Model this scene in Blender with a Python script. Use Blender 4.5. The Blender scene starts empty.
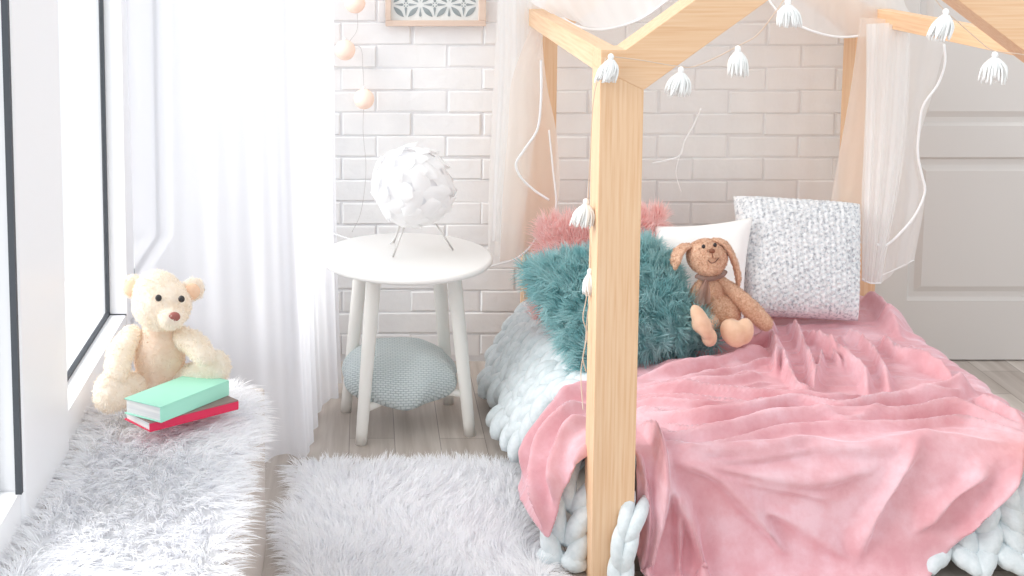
import bpy, math, random
import numpy as np
from mathutils import Vector, Matrix

rng = np.random.default_rng(7)
random.seed(7)
scene = bpy.context.scene
COL = scene.collection
PI = math.pi

# ------------------------------------------------------------------ camera
F, CX, CY, H = 1220.0, 365.0, 37.0, 1.5
PITCH = math.atan(0.1)
cam_d = bpy.data.cameras.new('camera')
cam = bpy.data.objects.new('camera', cam_d)
COL.objects.link(cam)
cam.location = (0, 0, H)
cam.rotation_euler = (PI / 2 - PITCH, 0, 0)
cam_d.sensor_width = 36
cam_d.lens = F / 1024 * 36
cam_d.shift_x = (512 - CX) / 1024
cam_d.shift_y = -(288 - CY) / 1024
cam_d.clip_start = 0.05
scene.camera = cam

SP, CP = math.sin(PITCH), math.cos(PITCH)
def pt(px, py, D):
    """world point seen at a pixel of the photograph at distance y = D"""
    u = (px - CX) / F; v = (py - CY) / F
    dy = CP - v * SP; dz = -SP - v * CP
    return np.array([u * D / dy, D, H + dz / dy * D])
def pz(px, py, z):
    u = (px - CX) / F; v = (py - CY) / F
    dy = CP - v * SP; dz = -SP - v * CP
    D = (z - H) / dz * dy
    return np.array([u * D / dy, D, z])
def proj(P):
    P = np.asarray(P, float)
    x, y, z = P[..., 0], P[..., 1], P[..., 2] - H
    fw = y * CP - z * SP
    up = y * SP + z * CP
    return CX + F * x / fw, CY - F * up / fw, fw

# ------------------------------------------------------------------ materials
def lin(c):
    return tuple(((x / 255) / 12.92 if x / 255 <= 0.04045 else ((x / 255 + 0.055) / 1.055) ** 2.4) for x in c)
def newmat(name):
    m = bpy.data.materials.new(name); m.use_nodes = True
    nt = m.node_tree; nt.nodes.clear()
    out = nt.nodes.new('ShaderNodeOutputMaterial')
    return m, nt, out
def link(nt, a, b): nt.links.new(a, b)
def noise(nt, scale, detail=3, coord='Object', stretch=None, rough=0.5):
    tc = nt.nodes.new('ShaderNodeTexCoord')
    n = nt.nodes.new('ShaderNodeTexNoise'); n.inputs['Scale'].default_value = scale
    n.inputs['Detail'].default_value = detail; n.inputs['Roughness'].default_value = rough
    if stretch:
        mp = nt.nodes.new('ShaderNodeMapping'); mp.inputs['Scale'].default_value = stretch
        link(nt, tc.outputs[coord], mp.inputs['Vector']); link(nt, mp.outputs[0], n.inputs['Vector'])
    else:
        link(nt, tc.outputs[coord], n.inputs['Vector'])
    return n
def ramp(nt, fac, stops):
    r = nt.nodes.new('ShaderNodeValToRGB')
    e = r.color_ramp.elements
    while len(e) < len(stops): e.new(0.5)
    for k, (p, c) in enumerate(stops):
        e[k].position = p; e[k].color = (*lin(c), 1)
    link(nt, fac, r.inputs['Fac'])
    return r
def bump(nt, h, bsdf, strength=0.3, dist=0.002):
    b = nt.nodes.new('ShaderNodeBump'); b.inputs['Strength'].default_value = strength
    b.inputs['Distance'].default_value = dist
    link(nt, h, b.inputs['Height']); link(nt, b.outputs[0], bsdf.inputs['Normal'])
    return b
def mat(name, c, rough=0.6, c2=None, nscale=40, nb=0.0, bdist=0.002, sheen=0, metal=0, spec=0.5, stretch=None, bscale=None, sub=0, lo=0.35, hi=0.65):
    m, nt, out = newmat(name)
    p = nt.nodes.new('ShaderNodeBsdfPrincipled')
    p.inputs['Base Color'].default_value = (*lin(c), 1)
    p.inputs['Roughness'].default_value = rough
    p.inputs['Metallic'].default_value = metal
    p.inputs['Specular IOR Level'].default_value = spec
    if sheen:
        p.inputs['Sheen Weight'].default_value = sheen
        p.inputs['Sheen Roughness'].default_value = 0.4
    if c2:
        n = noise(nt, nscale, 4, stretch=stretch)
        r = ramp(nt, n.outputs['Fac'], [(lo, c), (hi, c2)])
        link(nt, r.outputs[0], p.inputs['Base Color'])
    if nb:
        n2 = noise(nt, bscale or nscale, 4, stretch=stretch)
        bump(nt, n2.outputs['Fac'], p, nb, bdist)
    link(nt, p.outputs[0], out.inputs[0])
    return m
def fur_mat(name, c, c2, nscale=30, trans=0.4, lie=(0, 0, 1), k=0):
    m, nt, out = newmat(name)
    d = nt.nodes.new('ShaderNodeBsdfDiffuse'); t = nt.nodes.new('ShaderNodeBsdfTranslucent')
    mx = nt.nodes.new('ShaderNodeMixShader'); mx.inputs[0].default_value = trans
    n = noise(nt, nscale, 3)
    r = ramp(nt, n.outputs['Fac'], [(0.35, c), (0.65, c2)])
    if k:
        ge = nt.nodes.new('ShaderNodeNewGeometry'); va = nt.nodes.new('ShaderNodeVectorMath'); va.operation = 'ADD'; va.inputs[1].default_value = tuple(a * k for a in lie)
        vn = nt.nodes.new('ShaderNodeVectorMath'); vn.operation = 'NORMALIZE'
        link(nt, ge.outputs['True Normal'], va.inputs[0]); link(nt, va.outputs[0], vn.inputs[0]); link(nt, vn.outputs[0], d.inputs['Normal'])
    link(nt, r.outputs[0], d.inputs[0]); link(nt, r.outputs[0], t.inputs[0])
    link(nt, d.outputs[0], mx.inputs[1]); link(nt, t.outputs[0], mx.inputs[2]); link(nt, mx.outputs[0], out.inputs[0])
    return m
def sheer_mat(name, c, opacity, weave=True, trans=0.5):
    m, nt, out = newmat(name)
    d = nt.nodes.new('ShaderNodeBsdfDiffuse'); t = nt.nodes.new('ShaderNodeBsdfTranslucent')
    tr = nt.nodes.new('ShaderNodeBsdfTransparent')
    for q in (d, t): q.inputs[0].default_value = (*lin(c), 1)
    a = nt.nodes.new('ShaderNodeMixShader'); a.inputs[0].default_value = trans
    b = nt.nodes.new('ShaderNodeMixShader'); b.inputs[0].default_value = opacity
    link(nt, d.outputs[0], a.inputs[1]); link(nt, t.outputs[0], a.inputs[2])
    # a sheer weave covers more when seen edge-on
    lw = nt.nodes.new('ShaderNodeLayerWeight'); lw.inputs['Blend'].default_value = 0.35
    mr = nt.nodes.new('ShaderNodeMapRange')
    mr.inputs['From Min'].default_value = 0; mr.inputs['From Max'].default_value = 1
    mr.inputs['To Min'].default_value = opacity; mr.inputs['To Max'].default_value = min(1, opacity + 0.45)
    link(nt, lw.outputs['Facing'], mr.inputs['Value']); link(nt, mr.outputs[0], b.inputs[0])
    link(nt, tr.outputs[0], b.inputs[1]); link(nt, a.outputs[0], b.inputs[2]); link(nt, b.outputs[0], out.inputs[0])
    return m

def wood_mat(name, c1, c2, c3, axis='Z'):
    m, nt, out = newmat(name)
    p = nt.nodes.new('ShaderNodeBsdfPrincipled'); p.inputs['Roughness'].default_value = 0.5
    st = {'Z': (1, 1, 0.03), 'Y': (1, 0.03, 1), 'X': (0.03, 1, 1)}[axis]
    n = noise(nt, 170, 3, stretch=st, rough=0.5)
    n2 = noise(nt, 9, 2, stretch=st)
    r = ramp(nt, n.outputs['Fac'], [(0.28, c3), (0.48, c1), (0.66, c2)])
    r2 = ramp(nt, n2.outputs['Fac'], [(0.35, (250, 245, 239)), (0.6, (255, 255, 255))])
    mx = nt.nodes.new('ShaderNodeMix'); mx.data_type = 'RGBA'; mx.blend_type = 'MULTIPLY'; mx.inputs[0].default_value = 0.7
    link(nt, r.outputs[0], mx.inputs[6]); link(nt, r2.outputs[0], mx.inputs[7])
    link(nt, mx.outputs[2], p.inputs['Base Color'])
    bump(nt, n.outputs['Fac'], p, 0.15, 0.001)
    link(nt, p.outputs[0], out.inputs[0])
    return m

PINE = ((232, 194, 156), (237, 203, 168), (224, 180, 139))
M = {}
M['pine_z'] = wood_mat('pine_upright', *PINE, 'Z')
M['pine_y'] = wood_mat('pine_side', *PINE, 'Y')
M['pine_x'] = wood_mat('pine_rafter', *PINE, 'X')
M['white_paint'] = mat('white_painted_wood', (238, 236, 230), 0.4)
M['table_white'] = mat('white_lacquer', (240, 239, 236), 0.3)
M['frame_white'] = mat('white_window_frame', (244, 244, 246), 0.35)
M['gasket_and_gap_shade'] = mat('dark_rubber_and_gap_shade', (70, 74, 80), 0.6)
M['brick'] = mat('white_painted_brick', (238, 238, 239), 0.75, (243, 243, 243), 9, 0.55, 0.005, bscale=30)
M['mortar'] = mat('painted_mortar', (226, 226, 228), 0.85, (232, 232, 234), 20, 0.4, 0.003, bscale=90)
M['door'] = mat('grey_painted_door', (214, 209, 205), 0.45)
M['fur_white'] = fur_mat('white_fur', (248, 248, 250), (253, 253, 254), trans=.4)
M['hide'] = mat('fur_backing', (246, 246, 247), 0.9)
M['fur_teal'] = fur_mat('teal_fur', (150, 199, 202), (194, 224, 225), 22, 0.4, (-.3, -.7, .6))
M['teal_base'] = mat('teal_backing', (150, 200, 204), 0.9)
M['fur_pink'] = fur_mat('pink_fur', (250, 221, 218), (253, 233, 231), 22, 0.4, (-.3, -.7, .6))
M['pink_base'] = mat('pink_backing', (236, 186, 184), 0.9)
M['bear_fur'] = fur_mat('cream_plush', (246, 237, 224), (250, 244, 235), 60, 0.35, k=0)
M['bear_belly'] = fur_mat('peach_plush', (238, 219, 202), (242, 227, 212), 60, 0.3, k=0)
M['bear_inner'] = mat('peach_felt', (234, 192, 160), 0.9, (240, 204, 176), 60, 0.3, 0.002, bscale=400)
M['bunny'] = mat('brown_boucle', (212, 164, 134), 0.95, (236, 200, 172), 230, 0.9, 0.004, sheen=0.2, bscale=330)
M['bunny_smooth'] = mat('tan_velour', (222, 182, 152), 0.9, (232, 196, 168), 40, 0.3, 0.002, sheen=0.3, bscale=500)
M['black'] = mat('black_bead', (48, 44, 44), 0.15)
M['nose_brown'] = mat('brown_stitched_nose', (158, 92, 84), 0.55, None, 40, 0.4, 0.001, bscale=600)
M['nose_tan'] = mat('brown_nose_thread', (132, 84, 62), 0.7)
M['thread'] = mat('dark_thread', (96, 62, 50), 0.8)
M['mint'] = mat('mint_book_cover', (166, 228, 206), 0.5)
M['red_book'] = mat('crimson_book_cover', (222, 40, 84), 0.45)
M['brown_book'] = mat('brown_book_cover', (146, 124, 118), 0.6)
M['pages'] = mat('book_pages', (236, 236, 234), 0.8, (214, 216, 218), 260, 0, stretch=(0.02, 0.02, 1))
M['knit'] = mat('grey_blue_roving', (208, 217, 220), 0.95, (220, 227, 230), 60, 0.5, 0.003, sheen=0.15, bscale=180)
M['lamp_white'] = sheer_mat('white_lamp_petal', (253, 253, 253), 1.0, trans=0.25)
M['lamp_core'] = mat('lamp_core', (244, 244, 246), 0.7)
M['steel'] = mat('brushed_steel', (222, 220, 218), 0.42, metal=1)
M['tassel'] = mat('white_cotton', (246, 247, 246), 0.9, None, 90, 0.3)
M['string'] = mat('beige_twine', (214, 194, 176), 0.9)
M['wire'] = mat('pale_wire', (206, 204, 204), 0.7)
M['picture_frame'] = mat('pale_pink_wood', (216, 192, 176), 0.6, (224, 202, 186), 30, 0.1, stretch=(.1, 1, 1))
M['tile_white'] = mat('white_panel', (226, 228, 226), 0.6)
M['tile_grey'] = mat('grey_green_inlay', (140, 150, 152), 0.6, (156, 164, 166), 18)
M['pillow_white'] = mat('cream_linen', (245, 244, 242), 0.9, None, 300, 0.3, 0.001)
M['mattress'] = mat('grey_mattress', (214, 218, 220), 0.9)
M['tulle'] = sheer_mat('white_tulle', (253, 254, 254), 0.74, trans=.5)
M['tulle_warm'] = sheer_mat('peach_tulle', (255, 246, 238), 0.66, trans=.5)
M['tulle_back'] = sheer_mat('cream_tulle', (255, 250, 242), 0.20, trans=.5)
M['piping'] = mat('white_satin_edge', (250, 250, 250), 0.5)
M['curtain'] = sheer_mat('white_voile', (250, 251, 255), 0.76, trans=0.6)
M['plastic'] = mat('white_socket', (240, 240, 240), 0.4)
M['scarf'] = sheer_mat('taupe_organza', (186, 160, 150), 0.6)

# glass
m, nt, out = newmat('window_glass')
tr = nt.nodes.new('ShaderNodeBsdfTransparent'); gl = nt.nodes.new('ShaderNodeBsdfGlossy'); gl.inputs['Roughness'].default_value = 0.02
lw = nt.nodes.new('ShaderNodeLayerWeight'); lw.inputs[0].default_value = .5; fr = nt.nodes.new('ShaderNodeMath'); fr.operation = 'POWER'; fr.inputs[1].default_value = 9; link(nt, lw.outputs['Facing'], fr.inputs[0])
mx = nt.nodes.new('ShaderNodeMixShader'); link(nt, fr.outputs[0], mx.inputs[0]); link(nt, tr.outputs[0], mx.inputs[1]); link(nt, gl.outputs[0], mx.inputs[2]); link(nt, mx.outputs[0], out.inputs[0])
M['glass'] = m
# cotton ball lights: lit bulb inside pale peach thread
m, nt, out = newmat('peach_cotton_ball')
p = nt.nodes.new('ShaderNodeBsdfPrincipled'); p.inputs['Base Color'].default_value = (*lin((253, 228, 214)), 1); p.inputs['Roughness'].default_value = 0.9
p.inputs['Emission Color'].default_value = (*lin((255, 196, 150)), 1); p.inputs['Emission Strength'].default_value = 0.10
n = noise(nt, 260, 3, stretch=(1, 1, 3)); bump(nt, n.outputs['Fac'], p, 0.5, 0.002); link(nt, p.outputs[0], out.inputs[0])
M['ball'] = m
# floor planks
m, nt, out = newmat('greige_planks')
tc = nt.nodes.new('ShaderNodeTexCoord'); mp = nt.nodes.new('ShaderNodeMapping'); mp.inputs['Rotation'].default_value = (0, 0, PI / 2); mp.inputs['Location'].default_value = (0.07, 0.045, 0)
br = nt.nodes.new('ShaderNodeTexBrick'); br.offset = 0.37; br.inputs['Scale'].default_value = 1
br.inputs['Brick Width'].default_value = 0.52; br.inputs['Row Height'].default_value = 0.13; br.inputs['Mortar Size'].default_value = 0.0012
br.inputs['Color1'].default_value = (*lin((188, 178, 170)), 1); br.inputs['Color2'].default_value = (*lin((218, 210, 202)), 1); br.inputs['Mortar'].default_value = (*lin((146, 136, 128)), 1)
link(nt, tc.outputs['Object'], mp.inputs[0]); link(nt, mp.outputs[0], br.inputs['Vector'])
n = noise(nt, 26, 6, stretch=(1, 0.06, 1), rough=0.6)
r = ramp(nt, n.outputs['Fac'], [(0.3, (214, 208, 204)), (0.65, (255, 255, 255))])
mx = nt.nodes.new('ShaderNodeMix'); mx.data_type = 'RGBA'; mx.blend_type = 'MULTIPLY'; mx.inputs[0].default_value = 1
link(nt, br.outputs[0], mx.inputs[6]); link(nt, r.outputs[0], mx.inputs[7])
p = nt.nodes.new('ShaderNodeBsdfPrincipled'); p.inputs['Roughness'].default_value = 0.45
link(nt, mx.outputs[2], p.inputs['Base Color']); bump(nt, n.outputs['Fac'], p, 0.1, 0.001); link(nt, p.outputs[0], out.inputs[0])
M['floor'] = m
# pink velour
m, nt, out = newmat('pink_velour')
p = nt.nodes.new('ShaderNodeBsdfPrincipled'); p.inputs['Roughness'].default_value = 0.85; p.inputs['Specular IOR Level'].default_value = 0.2
p.inputs['Sheen Weight'].default_value = 0.9; p.inputs['Sheen Roughness'].default_value = 0.35; p.inputs['Sheen Tint'].default_value = (1.0, 0.86, 0.95, 1)
n = noise(nt, 9, 5, rough=0.65); r = ramp(nt, n.outputs['Fac'], [(0.36, (216, 160, 167)), (0.50, (223, 173, 180)), (0.66, (231, 192, 200))])
link(nt, r.outputs[0], p.inputs['Base Color'])
n2 = noise(nt, 420, 3); n3 = noise(nt, 35, 3)
ad = nt.nodes.new('ShaderNodeMath'); ad.operation = 'MULTIPLY_ADD'; ad.inputs[1].default_value = 3.0
link(nt, n3.outputs['Fac'], ad.inputs[0]); link(nt, n2.outputs['Fac'], ad.inputs[2])
bump(nt, ad.outputs[0], p, 0.35, 0.002); link(nt, p.outputs[0], out.inputs[0])
M['velour'] = m
# knitted seat cushion
m, nt, out = newmat('grey_knit')
p = nt.nodes.new('ShaderNodeBsdfPrincipled'); p.inputs['Roughness'].default_value = 0.95
uv = nt.nodes.new('ShaderNodeTexCoord'); mp = nt.nodes.new('ShaderNodeMapping'); mp.inputs['Scale'].default_value = (1, 1, 1)
vo = nt.nodes.new('ShaderNodeTexBrick'); vo.inputs['Scale'].default_value = 17; vo.inputs['Brick Width'].default_value = 0.75; vo.inputs['Row Height'].default_value = 0.5; vo.inputs['Mortar Size'].default_value = 0.09; vo.inputs['Mortar Smooth'].default_value = 1
vo.inputs['Color1'].default_value = (*lin((220, 230, 231)), 1); vo.inputs['Color2'].default_value = (*lin((222, 231, 231)), 1); vo.inputs['Mortar'].default_value = (*lin((192, 205, 207)), 1)
link(nt, uv.outputs['UV'], mp.inputs[0]); link(nt, mp.outputs[0], vo.inputs['Vector']); link(nt, vo.outputs[0], p.inputs['Base Color'])
inv = nt.nodes.new('ShaderNodeMath'); inv.operation = 'SUBTRACT'; inv.inputs[0].default_value = 1; link(nt, vo.outputs['Fac'], inv.inputs[1])
bump(nt, inv.outputs[0], p, 0.8, 0.006); link(nt, p.outputs[0], out.inputs[0])
M['knit_cushion'] = m
# speckled boucle cushion
m, nt, out = newmat('speckled_boucle')
p = nt.nodes.new('ShaderNodeBsdfPrincipled'); p.inputs['Roughness'].default_value = 0.95
n = noise(nt, 110, 3, rough=0.6); r = ramp(nt, n.outputs['Fac'], [(0.34, (176, 180, 187)), (0.43, (216, 219, 223)), (0.52, (238, 240, 242)), (0.7, (246, 247, 248))])
link(nt, r.outputs[0], p.inputs['Base Color']); n2 = noise(nt, 90, 2); bump(nt, n2.outputs['Fac'], p, 0.8, 0.007); link(nt, p.outputs[0], out.inputs[0])
M['boucle'] = m

# ------------------------------------------------------------------ mesh helpers
class G:
    def __init__(s): s.V = []; s.Q = []; s.T = []; s.n = 0; s.P = []
    def add(s, V, Q=None, T=None, P=None):
        V = np.asarray(V, float).reshape(-1, 3)
        s.V.append(V)
        if Q is not None and len(Q): s.Q.append(np.asarray(Q, int) + s.n)
        if T is not None and len(T): s.T.append(np.asarray(T, int) + s.n)
        if P is not None:
            for f in P: s.P.append([i + s.n for i in f])
        s.n += len(V)
        return s
def build(name, g, m, parent=None, smooth=True, uv=None):
    V = np.concatenate(g.V)
    Q = np.concatenate(g.Q) if g.Q else np.zeros((0, 4), int)
    T = np.concatenate(g.T) if g.T else np.zeros((0, 3), int)
    me = bpy.data.meshes.new(name)
    nl = len(Q) * 4 + len(T) * 3 + sum(len(f) for f in g.P)
    loops = np.concatenate([Q.ravel(), T.ravel()] + [np.array(f) for f in g.P]).astype(np.int32)
    sizes = np.concatenate([np.full(len(Q), 4), np.full(len(T), 3), np.array([len(f) for f in g.P], int)]).astype(np.int32)
    starts = np.concatenate([[0], np.cumsum(sizes)[:-1]]).astype(np.int32)
    me.vertices.add(len(V)); me.vertices.foreach_set('co', V.ravel().astype(np.float32))
    me.loops.add(nl); me.loops.foreach_set('vertex_index', loops)
    me.polygons.add(len(sizes)); me.polygons.foreach_set('loop_start', starts); me.polygons.foreach_set('loop_total', sizes)
    me.polygons.foreach_set('use_smooth', np.full(len(sizes), bool(smooth)))
    if uv is not None:
        l = me.uv_layers.new(name='UVMap'); l.data.foreach_set('uv', uv[loops].ravel().astype(np.float32))
    me.update(calc_edges=True); me.validate()
    me.materials.append(m)
    o = bpy.data.objects.new(name, me); COL.objects.link(o)
    if parent is not None: put(o, parent)
    return o
def put(o, parent):
    """parent while keeping the world place (roots are unrotated empties)"""
    o.parent = parent
    o.matrix_parent_inverse = Matrix.Translation(-root_loc(parent))
def root_loc(p):
    v = Vector(p.location)
    q = p.parent
    if p.type == 'MESH' and q is not None: v = Vector((0, 0, 0))
    return v
def thing(name, label, cat, loc=(0, 0, 0), group=None):
    o = bpy.data.objects.new(name, None); COL.objects.link(o); o.location = tuple(float(a) for a in loc)
    o.empty_display_size = 0.05
    o['label'] = label; o['category'] = cat
    if group: o['group'] = group
    return o
def tag(o, label, cat, group=None, kind=None):
    o['label'] = label; o['category'] = cat
    if group: o['group'] = group
    if kind: o['kind'] = kind
    return o
def struct(name, g, m, parent=None, smooth=False, **k):
    o = build(name, g, m, parent, smooth, **k)
    if parent is None: o['kind'] = 'structure'
    return o
def bevel(o, w=0.004, seg=3):
    b = o.modifiers.new('bevel', 'BEVEL'); b.width = w; b.segments = seg; b.limit_method = 'ANGLE'; b.angle_limit = 0.6
    return o
def box(g, x0, x1, y0, y1, z0, z1):
    V = [(x, y, z) for x in (x0, x1) for y in (y0, y1) for z in (z0, z1)]
    g.add(V, [(0, 1, 3, 2), (4, 6, 7, 5), (0, 4, 5, 1), (2, 3, 7, 6), (0, 2, 6, 4), (1, 5, 7, 3)])
    return g
def prism(g, poly, axis, a, b):
    """polygon of 2-D points extruded along an axis: 'y' takes (x,z), 'z' takes (x,y), 'x' takes (y,z)"""
    n = len(poly)
    def P(q, t): return {'y': (q[0], t, q[1]), 'z': (q[0], q[1], t), 'x': (t, q[0], q[1])}[axis]
    V = [P(q, a) for q in poly] + [P(q, b) for q in poly]
    g.add(V, [(i, (i + 1) % n, n + (i + 1) % n, n + i) for i in range(n)], P=[list(range(n))[::-1], list(range(n, 2 * n))])
    return g
def spline(P, n):
    P = np.asarray(P, float)
    if len(P) < 3:
        t = np.linspace(0, 1, n)[:, None]; return P[0] * (1 - t) + P[-1] * t
    seg = np.linalg.norm(np.diff(P, axis=0), axis=1) ** 0.5 + 1e-9
    kt = np.concatenate([[0], np.cumsum(seg)])
    Mx = np.gradient(P, kt, axis=0)
    t = np.linspace(0, kt[-1], n)
    i = np.clip(np.searchsorted(kt, t, 'right') - 1, 0, len(P) - 2)
    h = (kt[i + 1] - kt[i])[:, None]; s = (t[:, None] - kt[i][:, None]) / h
    return (2 * s**3 - 3 * s**2 + 1) * P[i] + (s**3 - 2 * s**2 + s) * h * Mx[i] + (-2 * s**3 + 3 * s**2) * P[i + 1] + (s**3 - s**2) * h * Mx[i + 1]
def frames(C):
    T = np.gradient(C, axis=0); T /= np.linalg.norm(T, axis=1)[:, None] + 1e-12
    up = np.array([0, 0, 1.0]) if abs(T[0][2]) < 0.9 else np.array([1.0, 0, 0])
    A = np.zeros_like(C); a = np.cross(T[0], up); a /= np.linalg.norm(a)
    for i in range(len(C)):
        a = a - T[i] * a.dot(T[i]); a /= np.linalg.norm(a) + 1e-12; A[i] = a
    return T, A, np.cross(T, A)
def tube(g, C, r, seg=8, caps=True, flat=1.0):
    C = np.asarray(C, float); n = len(C)
    r = np.broadcast_to(np.asarray(r, float), (n,))
    T, A, B = frames(C)
    th = np.linspace(0, 2 * PI, seg, endpoint=False)
    V = C[:, None] + r[:, None, None] * (np.cos(th)[None, :, None] * A[:, None] + flat * np.sin(th)[None, :, None] * B[:, None])
    i, j = np.meshgrid(np.arange(n - 1), np.arange(seg), indexing='ij'); j2 = (j + 1) % seg
    Q = np.stack([i * seg + j, i * seg + j2, (i + 1) * seg + j2, (i + 1) * seg + j], -1).reshape(-1, 4)
    P = [list(range(seg))[::-1], list(range((n - 1) * seg, n * seg))] if caps else None
    g.add(V.reshape(-1, 3), Q, P=P)
    return g
def ell(g, c, r, R=None, nu=24, nv=16):
    th = np.linspace(0, 2 * PI, nu, endpoint=False); ph = np.linspace(0, PI, nv + 1)[1:-1]
    V = [(0, 0, 1.0)] + [(math.sin(p) * math.cos(t), math.sin(p) * math.sin(t), math.cos(p)) for p in ph for t in th] + [(0, 0, -1.0)]
    V = np.array(V) * np.asarray(r, float)
    if R is not None: V = V @ np.asarray(R).T
    V = V + np.asarray(c, float)
    Q = []; T = []
    for i in range(len(ph) - 1):
        for j in range(nu):
            a = 1 + i * nu + j; b = 1 + i * nu + (j + 1) % nu
            Q.append((a, a + nu, b + nu, b))
    l = 1 + len(ph) * nu; e = 1 + (len(ph) - 1) * nu
    for j in range(nu):
        T.append((0, 1 + j, 1 + (j + 1) % nu)); T.append((l, e + (j + 1) % nu, e + j))
    g.add(V, Q, T)
    return g
def rot(ax, ay, az): return np.array(Matrix.Rotation(az, 3, 'Z') @ Matrix.Rotation(ay, 3, 'Y') @ Matrix.Rotation(ax, 3, 'X'))
def gridF(nu, nv, closeu=False):
    i, j = np.meshgrid(np.arange(nu if closeu else nu - 1), np.arange(nv - 1), indexing='ij'); i2 = (i + 1) % nu
    return np.stack([i * nv + j, i2 * nv + j, i2 * nv + j + 1, i * nv + j + 1], -1).reshape(-1, 4)
def tris_of(V, Q, T=None):
    t = [np.concatenate([Q[:, [0, 1, 2]], Q[:, [0, 2, 3]]])]
    if T is not None and len(T): t.append(T)
    return np.concatenate(t)
def sample(V, T, n):
    a, b, c = V[T[:, 0]], V[T[:, 1]], V[T[:, 2]]
    N = np.cross(b - a, c - a); ar = np.linalg.norm(N, axis=1)
    k = rng.choice(len(T), n, p=ar / ar.sum())
    u, v = rng.random(n), rng.random(n); f = u + v > 1; u[f] = 1 - u[f]; v[f] = 1 - v[f]
    return a[k] + (b - a)[k] * u[:, None] + (c - a)[k] * v[:, None], N[k] / (ar[k][:, None] + 1e-12)
def strands(g, P, N, L, W, comb=(0, 0, 0), jit=0.5, droop=0.5, seg=4, clump=0, up=1.0):
    """tapered ribbon hairs rooted at P leaning from N"""
    n = len(P)
    L = L * rng.uniform(0.6, 1.15, n)
    comb = np.broadcast_to(np.asarray(comb, float), (n, 3))
    if clump:
        cell = np.floor(P / clump).astype(int)
        h = (cell[:, 0] * 73856093 ^ cell[:, 1] * 19349663 ^ cell[:, 2] * 83492791) % 9973
        tab = rng.normal(0, 1, (9973, 3)); J = tab[h] * jit * 0.8 + rng.normal(0, 1, (n, 3)) * jit * 0.35
    else:
        J = rng.normal(0, 1, (n, 3)) * jit
    D = N * up + comb + J; D /= np.linalg.norm(D, axis=1)[:, None]
    S = np.cross(D, rng.normal(0, 1, (n, 3))); S /= np.linalg.norm(S, axis=1)[:, None] + 1e-9
    pts = []; cur = P.copy(); d = D.copy()
    for k in range(seg + 1):
        pts.append(cur.copy())
        d = d + np.array([0, 0, -droop / seg]) + (comb + J * 0.3) * 0.35 / seg * 2
        d /= np.linalg.norm(d, axis=1)[:, None]
        cur = cur + d * (L / seg)[:, None]
    rows = []
    for k in range(seg):
        w = W * (1 - (k / seg) ** 1.6 * 0.75) / 2
        rows += [pts[k] - S * w, pts[k] + S * w]
    rows.append(pts[seg])
    V = np.stack(rows, 1); m_ = 2 * seg + 1
    base = (np.arange(n) * m_)[:, None]
    Q = np.concatenate([base + np.array([2 * k, 2 * k + 1, 2 * k + 3, 2 * k + 2]) for k in range(seg - 1)])
    T = base + np.array([2 * seg - 2, 2 * seg - 1, 2 * seg])
    g.add(V.reshape(-1, 3), Q, T)
    return g
def remeshed(g, size=0.004, smooth=6):
    """fuse overlapping closed shapes into one skin"""
    o = build('tmp', g, M['hide']); r = o.modifiers.new('r', 'REMESH'); r.mode = 'VOXEL'; r.voxel_size = size
    s = o.modifiers.new('s', 'SMOOTH'); s.factor = 0.5; s.iterations = smooth
    dg = bpy.context.evaluated_depsgraph_get(); ev = o.evaluated_get(dg); me = ev.to_mesh()
    V = np.zeros(len(me.vertices) * 3, np.float32); me.vertices.foreach_get('co', V); V = V.reshape(-1, 3).astype(float)
    me.calc_loop_triangles(); T = np.zeros(len(me.loop_triangles) * 3, np.int32); me.loop_triangles.foreach_get('vertices', T); T = T.reshape(-1, 3)
    ev.to_mesh_clear(); md = o.data; bpy.data.objects.remove(o); bpy.data.meshes.remove(md)
    return V, T.astype(int)
def fbm(x, y, seed=0, octs=4, f0=1.0):
    r = np.random.default_rng(seed); out_ = 0
    for o in range(octs):
        for _ in range(3):
            a = r.uniform(0, 2 * PI); k = f0 * 2 ** o * r.uniform(0.7, 1.4)
            out_ = out_ + np.sin((x * math.cos(a) + y * math.sin(a)) * k * 2 * PI + r.uniform(0, 6.28)) / 2 ** o / 3
    return out_

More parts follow.
